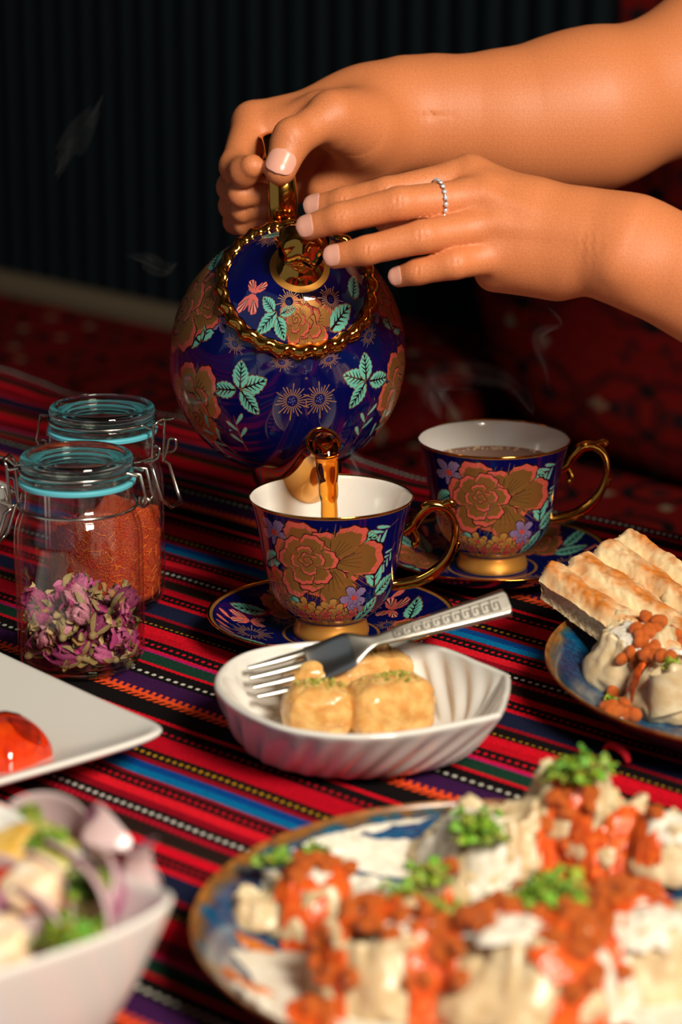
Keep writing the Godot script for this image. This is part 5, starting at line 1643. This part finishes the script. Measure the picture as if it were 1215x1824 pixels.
func big_plate() -> void:
	pea_mesh = MB.new().ball(Vector3.ZERO, Vector3(1, 0.78, 1), 14, 10, func(d): return 1.0 + 0.16 * pow(maxf(0.0, d.x), 6.0) - 0.10 * pow(maxf(0.0, 1.0 - absf(d.z) * 5.0), 2.0) * maxf(0.0, d.y) + 0.03 * sin(d.y * 5.0 + d.z * 4.0)).mesh()
	var c0 := on(905, 1640, 0.0268); c0.y = 0.0
	var R := 0.1270
	make_plate(c0, R, 71, "large blue glazed plate with brown rim heaped with dumplings, in the foreground")
	lie_c = c0; lie_r = R; domes = []
	# yogurt spread over the floor of the plate and smeared up its far wall
	var fl := on(900, 1690, 0.009)
	single("yogurt", blob(Vector3(c0.x - 0.004, 0, c0.z + 0.016), R * 0.74, R * 0.66, 0.0, 0.0022, 2.0), M.yogurt, "white yogurt spread under the dumplings of the large plate", "yogurt")
	var smears := [[625, 1475, 0.026, 0.010, 0.50, 0.0016], [700, 1442, 0.018, 0.0055, 0.12, 0.0013], [570, 1500, 0.012, 0.008, 0.6, 0.0016], [690, 1500, 0.024, 0.010, 0.1, 0.0020], [475, 1503, 0.0022, 0.0016, 0.0, 0.0006], [500, 1560, 0.010, 0.008, 0.9, 0.0016]]
	for s in smears:
		var w := on(s[0], s[1], 0.021)
		single("yogurt_smear", blob(w, s[2], s[3], -s[4], s[5], s[0] * 0.01), M.yogurt, ["white yogurt smear high on the left part of the far wall of the large plate", "long white yogurt smear under the far rim of the large plate", "short white yogurt smear at the upper left wall of the large plate", "white yogurt smear lying before the far wall of the large plate", "tiny yogurt drop on the blue wall at the upper left of the large plate", "yogurt smear beside the left dumpling of the large plate"][smears.find(s)], "yogurt")
	# dumplings: pixel place of the middle, radius, height, corners, turn
	var list := [[552, 1632, 0.0220, 0.022, 3.0, 0.4, "dumpling under red sauce at the left of the large plate"], [698, 1752, 0.0300, 0.030, 3.0, 1.3, "large pale smooth dumpling front left of the large plate"], [930, 1772, 0.0350, 0.034, 4.0, 2.2, "large pale dumpling with open folds at the front middle of the large plate"], [872, 1530, 0.0250, 0.026, 3.0, 0.2, "dumpling under yogurt with a tall folded edge at the far side of the large plate"], [1012, 1505, 0.0200, 0.026, 3.0, 0.9, "tall pinched dumpling under parsley at the far rim of the large plate"], [905, 1650, 0.0135, 0.017, 4.0, 1.9, "small pale dumpling in the middle of the large plate"], [1150, 1715, 0.0300, 0.028, 3.0, 0.1, "yogurt covered dumpling at the right of the large plate"], [1190, 1560, 0.0170, 0.024, 3.0, 2.8, "white pointed dumpling at the far right of the large plate"], [780, 1610, 0.0130, 0.018, 4.0, 2.9, "small sauce covered dumpling left of the parsley on the large plate"], [462, 1640, 0.0130, 0.013, 3.0, 0.9, "flat curled dumpling at the left edge of the large plate"], [800, 1522, 0.0170, 0.013, 3.0, 0.6, "yogurt covered dumpling with parsley at the far middle of the large plate"], [1085, 1530, 0.0190, 0.025, 2.0, 2.2, "dumpling under chickpeas with an upright flap at the far right of the large plate"]]
	for L in list:
		var w := on(L[0], L[1], 0.012)
		w.y = plate_y(R, minf(Vector2(w.x - c0.x, w.z - c0.z).length(), R)) - 0.0008
		single("dumpling", manti(L[5], L[2], L[3], L[4]), M.dough, L[6], "dumpling", Transform3D(Basis(Vector3.UP, L[5] * 1.7), w), "dumplings on the large plate")
		domes.append([w, L[2] * 1.07, L[3] * 1.08])
	# yogurt spooned over
	var spoon := [[885, 1500, 0.017, 0.011, 0.9, "thick yogurt on the tall folded dumpling at the far side of the large plate"], [915, 1550, 0.015, 0.012, 0.9, "yogurt running down towards the middle of the large plate"], [560, 1570, 0.012, 0.008, 0.2, "yogurt streak on the sauced left dumpling of the large plate"], [1130, 1660, 0.020, 0.014, 0.5, "large yogurt dollop on the right dumpling of the large plate"], [1120, 1720, 0.018, 0.012, 1.2, "yogurt flowing to the near right rim of the large plate"], [905, 1705, 0.018, 0.012, 0.2, "yogurt on the open front middle dumpling of the large plate"], [800, 1478, 0.014, 0.010, 0.1, "yogurt dollop at the far middle of the large plate"], [1010, 1530, 0.012, 0.008, 0.3, "yogurt below the tall pinched dumpling of the large plate"], [740, 1690, 0.014, 0.009, 0.5, "yogurt on the front left dumpling of the large plate"], [1190, 1500, 0.010, 0.008, 0.2, "yogurt on the white pointed dumpling of the large plate"], [620, 1640, 0.012, 0.008, 1.0, "yogurt beside the sauced left dumpling of the large plate"], [660, 1500, 0.016, 0.009, 0.2, "yogurt mound before the far wall of the large plate"], [470, 1740, 0.016, 0.010, 0.9, "yogurt at the near left wall of the large plate"]]
	for s in spoon:
		var w := on(s[0], s[1], 0.030)
		single("yogurt_dollop", blob(w, s[2], s[3], s[4], 0.0034, s[0] * 0.013), M.yogurt, s[5], "yogurt", Transform3D(), "yogurt dollops on the large plate")
	# tomato sauce
	var sauces := [[790, 1655, 0.034, 0.020, 0.2, "tomato sauce pooled in the middle of the large plate"], [680, 1540, 0.022, 0.009, 0.0, "brown oily sauce behind the left dumpling of the large plate"], [445, 1705, 0.010, 0.004, 0.1, "orange oil streak on the yogurt at the left of the large plate"], [455, 1625, 0.008, 0.005, 0.4, "small orange oil spot at the left edge of the large plate"], [1050, 1640, 0.030, 0.030, 0.4, "tomato sauce spread over the right half of the large plate"]]
	for s in sauces:
		var w := on(s[0], s[1], 0.026)
		single("tomato_sauce", blob(w, s[2], s[3], s[4], 0.0020, s[1] * 0.017), M.sauce if s[5][0] == "t" else mat(c8(196, 104, 16), 0.12), s[5], "sauce")
	# chickpeas in the sauce
	var where := [[560, 1570, 52, 42, 22, "on the left dumpling"], [655, 1650, 60, 40, 24, "between the two left dumplings"], [560, 1720, 42, 45, 16, "at the front left"], [775, 1700, 38, 45, 18, "beside the front left dumpling"], [720, 1610, 50, 30, 12, "left of the parsley"], [1005, 1480, 40, 40, 18, "on the tall dumpling at the far rim"], [1110, 1530, 60, 60, 34, "at the far right"], [1090, 1620, 50, 55, 26, "right of the middle"], [1030, 1700, 55, 60, 32, "beside the front middle dumpling"], [1070, 1780, 60, 30, 20, "near the front right rim"], [790, 1580, 26, 26, 9, "beside the largest parsley cluster"], [900, 1600, 45, 35, 14, "in the middle"], [780, 1800, 50, 20, 12, "at the near rim"], [860, 1680, 60, 20, 14, "behind the front middle dumpling"]]
	for g in where:
		single("tomato_sauce", blob(on(g[0], g[1], 0.030), g[2] * 1.35 / 4450.0, g[3] * 2.5 / 4450.0, 0.2, 0.0036, g[0] * 0.019), M.sauce, "tomato sauce %s of the large plate" % g[5], "sauce")
		for k in g[4]:
			var w := on(g[0] + rng.randfn() * g[2] * 0.62, g[1] + rng.randfn() * g[3] * 0.62, 0.030)
			if Vector2(w.x - c0.x, w.z - c0.z).length() > R * 0.84: continue
			w.y = lie(w.x, w.z) + 0.0028 + rnd(0.0, 0.0020)
			pea(w, rnd(0.0030, 0.0046), "orange chickpea %s of the large plate" % g[5], "chickpeas %s of the large plate" % g[5])
	# parsley
	var green := [[840, 1578, 0.0110, 110, "largest parsley cluster in the middle of the large plate"], [850, 1488, 0.0080, 60, "parsley cluster on the dumpling at the far middle of the large plate"], [1028, 1452, 0.0085, 64, "upright parsley cluster on the tall dumpling at the far rim of the large plate"], [730, 1618, 0.0070, 50, "dark parsley cluster left of the middle of the large plate"], [680, 1590, 0.0060, 40, "parsley cluster beside the brown sauce on the large plate"], [1085, 1578, 0.0065, 44, "parsley cluster among the chickpeas at the right of the large plate"], [492, 1540, 0.0040, 22, "tiny parsley cluster at the upper left wall of the large plate"], [980, 1645, 0.0090, 70, "dark parsley cluster behind the front middle dumpling of the large plate"], [1040, 1560, 0.0075, 50, "parsley cluster behind the red chickpeas right of the middle of the large plate"], [762, 1545, 0.0060, 40, "parsley cluster between sauce and yogurt at the far middle of the large plate"], [560, 1520, 0.0045, 26, "tiny parsley cluster behind the left dumpling of the large plate"]]
	for g in green:
		var w := on(g[0], g[1], 0.032)
		w.y = lie(w.x, w.z) + 0.005
		parsley(w, g[2] * 1.25, int(g[3] * 1.4), g[4], "parsley clusters on the large plate")


func bread_plate() -> void:
	var c0 := on(1468, 1178, 0.0268); c0.y = 0.0
	var R := 0.1417
	make_plate(c0, R, 81, "blue glazed plate with brown rim holding bread and dumplings, at the right edge")
	lie_c = c0; lie_r = R; domes = []
	# ridged flatbread leaning on the rim
	var O := on(952, 1062, 0.036)
	var U := (on(1097, 1168, 0.0225) - O).normalized()
	var V := on(1094, 968, 0.044) - O
	V = V * 1.0
	var N := U.cross(V).normalized()
	if N.y < 0.0: N = -N
	var ln := 0.112
	var crust := grain(mat(c8(224, 160, 84), 0.6), 0.012, 9.0, 0.05, c8(240, 214, 162), c8(218, 150, 78), 91)
	var crumb := grain(mat(c8(236, 212, 168), 0.85), 0.05, 24.0, 0.05, c8(246, 228, 192), c8(214, 180, 128), 92)
	var top := func(u: float, v: float) -> Vector3:
		var ridge: float = pow(absf(sin(PI * (v * 3.55 + 0.22 * sin(u * 5.0 + v * 5.0) * u + 0.03))), 0.75)
		var edge: float = pow(clampf(sin(PI * clampf(v, 0.012, 0.988)) * 7.0, 0.0, 1.0), 0.5) * pow(clampf(u * 26.0 + 0.1, 0.0, 1.0), 0.5)
		var h: float = 0.0100 + (0.0078 * ridge + 0.0025 * nz(u * 5.0, v * 7.0, 3.0)) * edge + 0.0005 * nz(u * 26.0, v * 26.0, 5.0)
		return O + U * (u * ln + 0.004 * nz(v * 6.0, 1.0) - 0.006 * sin(v * 3.1 * PI) * 0.4 + 0.012 * v) + V * v + N * h
	var under := func(u: float, v: float) -> Vector3:
		return O + U * (u * ln + 0.004 * nz(v * 6.0, 1.0) + 0.002 + 0.012 * v) + V * lerpf(0.02, 0.98, v) + N * (0.0008 * nz(u * 9.0, v * 9.0, 8.0))
	var b := thing("flatbread", "golden ridged flatbread slab resting on the rim of the right plate", "bread", Vector3.ZERO)
	var tb := MB.new().grid(90, 90, top, false)
	var flip: bool = tb.n[4000].dot(N) < 0.0
	var baked := grain(mat(Color.WHITE, 0.6), 0.05, 30.0, 0.012, Color.WHITE, Color.WHITE, 93)
	baked.vertex_color_use_as_albedo = true
	var brown := func(u: float, v: float) -> Color:          # the oven browned the ridges first
		var ridge: float = pow(absf(sin(PI * (v * 3.55 + 0.22 * sin(u * 5.0 + v * 5.0) * u + 0.03))), 0.75)
		var k: float = clampf(smoothstep(0.55, 1.0, ridge) * 0.75 + 0.9 * nz(u * 4.0, v * 5.0, 12.0) + 0.35 * nz(u * 22.0, v * 22.0, 2.0), 0.0, 1.0)
		return c8(240, 214, 164).srgb_to_linear().lerp(c8(206, 122, 46).srgb_to_linear(), k)
	part("crust", MB.new().grid(90, 90, top, flip, false, false, brown), baked, b)
	part("bottom_crust", MB.new().grid(30, 30, under, not flip), crust, b)
	var cut := MB.new()
	var lip := func(p: Vector3, q: Vector3, u: float, v: float, key: float) -> Vector3:
		var pt := q.lerp(p, v)
		return pt + (nz(u * 30.0, v * 5.0, key) * 0.0016 - 0.0022 * sin(PI * v)) * (-1.0) * (V.normalized() * -1.0 if key < 5.0 else -U) * -1.0
	cut.grid(90, 12, func(u, v): return lip.call(top.call(u, 0.0), under.call(u, 0.0), u, v, 1.0))
	cut.grid(90, 12, func(u, v): return lip.call(top.call(0.0, u), under.call(0.0, u), u, v, 7.0), true)
	cut.grid(90, 4, func(u, v): return under.call(u, 1.0).lerp(top.call(u, 1.0), v), true)
	cut.grid(90, 4, func(u, v): return under.call(1.0, u).lerp(top.call(1.0, u), v))
	part("crumb", cut, crumb, b)
	# dumplings
	var list := [[1128, 1190, 0.0260, 0.030, 3.0, 0.7, "white saucy dumpling with chickpeas on top at the left of the right plate"], [1205, 1235, 0.0240, 0.026, 3.0, 2.0, "dumpling with a curled sheet of dough at the frame edge of the right plate"], [1225, 1150, 0.0260, 0.032, 3.0, 0.2, "dumpling under chickpeas behind the others on the right plate"], [1290, 1210, 0.0240, 0.030, 4.0, 1.1, "dumpling beyond the frame edge on the right plate"]]
	for L in list:
		var w := on(L[0], L[1], 0.016)
		w.y = plate_y(R, minf(Vector2(w.x - c0.x, w.z - c0.z).length(), R)) - 0.0008
		single("dumpling", manti(L[5], L[2], L[3], L[4]), M.dough, L[6], "dumpling", Transform3D(Basis(Vector3.UP, L[5] * 1.7), w), "dumplings on the right plate")
		domes.append([w, L[2] * 1.07, L[3] * 1.08])
	for s in [[1140, 1170, 0.016, 0.012, 0.9, "white yogurt running down the left dumpling of the right plate"], [1098, 1222, 0.008, 0.005, 0.3, "yogurt lying on the blue glaze left of the dumpling of the right plate"], [1165, 1262, 0.014, 0.008, 0.2, "yogurt in front of the curled dumpling of the right plate"], [1195, 1185, 0.013, 0.009, 0.2, "yogurt between two dumplings at the edge of the right plate"]]:
		single("yogurt_dollop", blob(on(s[0], s[1], 0.026), s[2], s[3], s[4], 0.0032, s[0] * 0.011), M.yogurt, s[5], "yogurt")
	single("tomato_sauce", blob(on(1122, 1140, 0.044), 0.009, 0.011, 0.4, 0.0026, 3.3), M.sauce, "tomato sauce on the left dumpling of the right plate", "sauce")
	single("tomato_sauce", blob(on(1190, 1120, 0.044), 0.012, 0.010, 0.4, 0.0026, 5.3), M.sauce, "tomato sauce over the dumpling at the back of the right plate", "sauce")
	# the curl of dough
	var cw := on(1192, 1232, 0.024)
	single("dough_curl", MB.new().grid(40, 10, func(u, v):
		var a: float = -0.6 + u * 4.9
		var r: float = 0.0125 - 0.0035 * u
		return cw + Vector3(cos(a) * r, -0.010 + v * 0.022 + 0.003 * sin(u * 6.0), sin(a) * r * 0.8)), M.dough, "thin curled sheet of dough standing on the right plate at the frame edge", "dough")
	for k in 44:
		var g = [[1130, 1128, 26, 22], [1110, 1165, 14, 22], [1190, 1110, 30, 18], [1170, 1140, 30, 22]][k % 4]
		var w := on(g[0] + rng.randfn() * g[2] * 0.7, g[1] + rng.randfn() * g[3] * 0.6, 0.042)
		w.y = lie(w.x, w.z) + 0.0026 + rnd(0.0, 0.0016)
		pea(w, rnd(0.0034, 0.0042), "orange chickpea on the dumplings of the right plate", "chickpeas on the right plate")
	var w0 := on(1196, 1150, 0.044); w0.y = lie(w0.x, w0.z) + 0.001
	parsley(w0, 0.0030, 14, "tiny green herb bit between the chickpeas of the right plate", "")
	var w1 := on(1092, 1235, 0.016); w1.y = lie(w1.x, w1.z) + 0.001
	parsley(w1, 0.0028, 12, "tiny green herb bit at the foot of the left dumpling of the right plate", "")
	var spice := MB.new()
	for k in 60:
		var w := on(1130 + rng.randfn() * 40, 1180 + rng.randfn() * 40, 0.03)
		w.y = lie(w.x, w.z) + 0.0030
		spice.ball(w, Vector3(rnd(0.0002, 0.0006), 0.0003, 0.0003), 5, 3)
	stuff(single("spice_flecks", spice, mat(c8(60, 36, 20), 0.8), "dark spice flecks sprinkled on the yogurt of the right plate", "spice"))


# ------------------------------------------------------------------ steam
func steam() -> void:
	var m := mat(Color(1, 1, 1, 1), 1.0)
	m.transparency = BaseMaterial3D.TRANSPARENCY_ALPHA
	m.vertex_color_use_as_albedo = true
	m.metallic_specular = 0.0
	var wisp := func(pts: Array, wd: float, a: float, label: String) -> void:
		var path := spline(pts, 8)
		var b := MB.new()
		for s in 2:
			var last := path.size() - 1
			b.grid(14, last, func(u, v):
				var i := roundi(v * last)
				var t: Vector3 = path[mini(i + 1, last)] - path[maxi(i - 1, 0)]
				var sd := t.cross(Vector3(0.25, 0.1, 1.0)).normalized()
				var w: float = wd * (0.5 + 0.6 * sin(v * 5.0 + s * 2.0)) * sin(PI * clampf(v * 0.94 + 0.03, 0.0, 1.0))
				return path[i] + sd * (u - 0.5) * 2.0 * w + Vector3(0, 0, 0.006 * (s - 0.5) + 0.004 * sin(u * 4.0 + v * 9.0)), false, false, false, func(u, v):
				var f: float = pow(sin(PI * u), 2.0) * (0.45 + 0.55 * absf(sin(u * 7.0 + v * 6.0 + s))) * pow(sin(PI * v), 1.2)
				return Color(1, 1, 1, a * f))
		stuff(single("steam", b, m, label, "steam"))
	wisp.call([at(850, 790, 1.625), at(800, 720, 1.63), at(772, 672, 1.63), at(830, 664, 1.63), at(905, 684, 1.63), at(948, 735, 1.63), at(940, 700, 1.64), at(905, 672, 1.64)], 0.010, 0.06, "thin curling steam rising over the back cup")
	wisp.call([at(790, 750, 1.61), at(770, 700, 1.61), at(800, 690, 1.61), at(860, 700, 1.61)], 0.014, 0.035, "faint broad steam above the left side of the back cup")
	wisp.call([at(985, 720, 1.63), at(972, 660, 1.63), at(960, 600, 1.63), at(1000, 575, 1.63), at(965, 540, 1.63)], 0.006, 0.03, "faint steam trail rising below the ringed hand")
	wisp.call([at(95, 350, 1.62), at(112, 290, 1.62), at(150, 225, 1.62), at(182, 175, 1.62), at(190, 140, 1.62)], 0.016, 0.010, "faint steam streak before the dark ribs at the upper left")
	wisp.call([at(190, 455, 1.6), at(240, 460, 1.6), at(290, 480, 1.6), at(318, 470, 1.6), at(315, 510, 1.6)], 0.010, 0.010, "faint steam curl left of the teapot lid")
	wisp.call([at(600, 905, 1.48), at(640, 850, 1.48), at(625, 805, 1.47), at(655, 780, 1.47)], 0.008, 0.05, "faint steam rising from the front cup beside the stream")
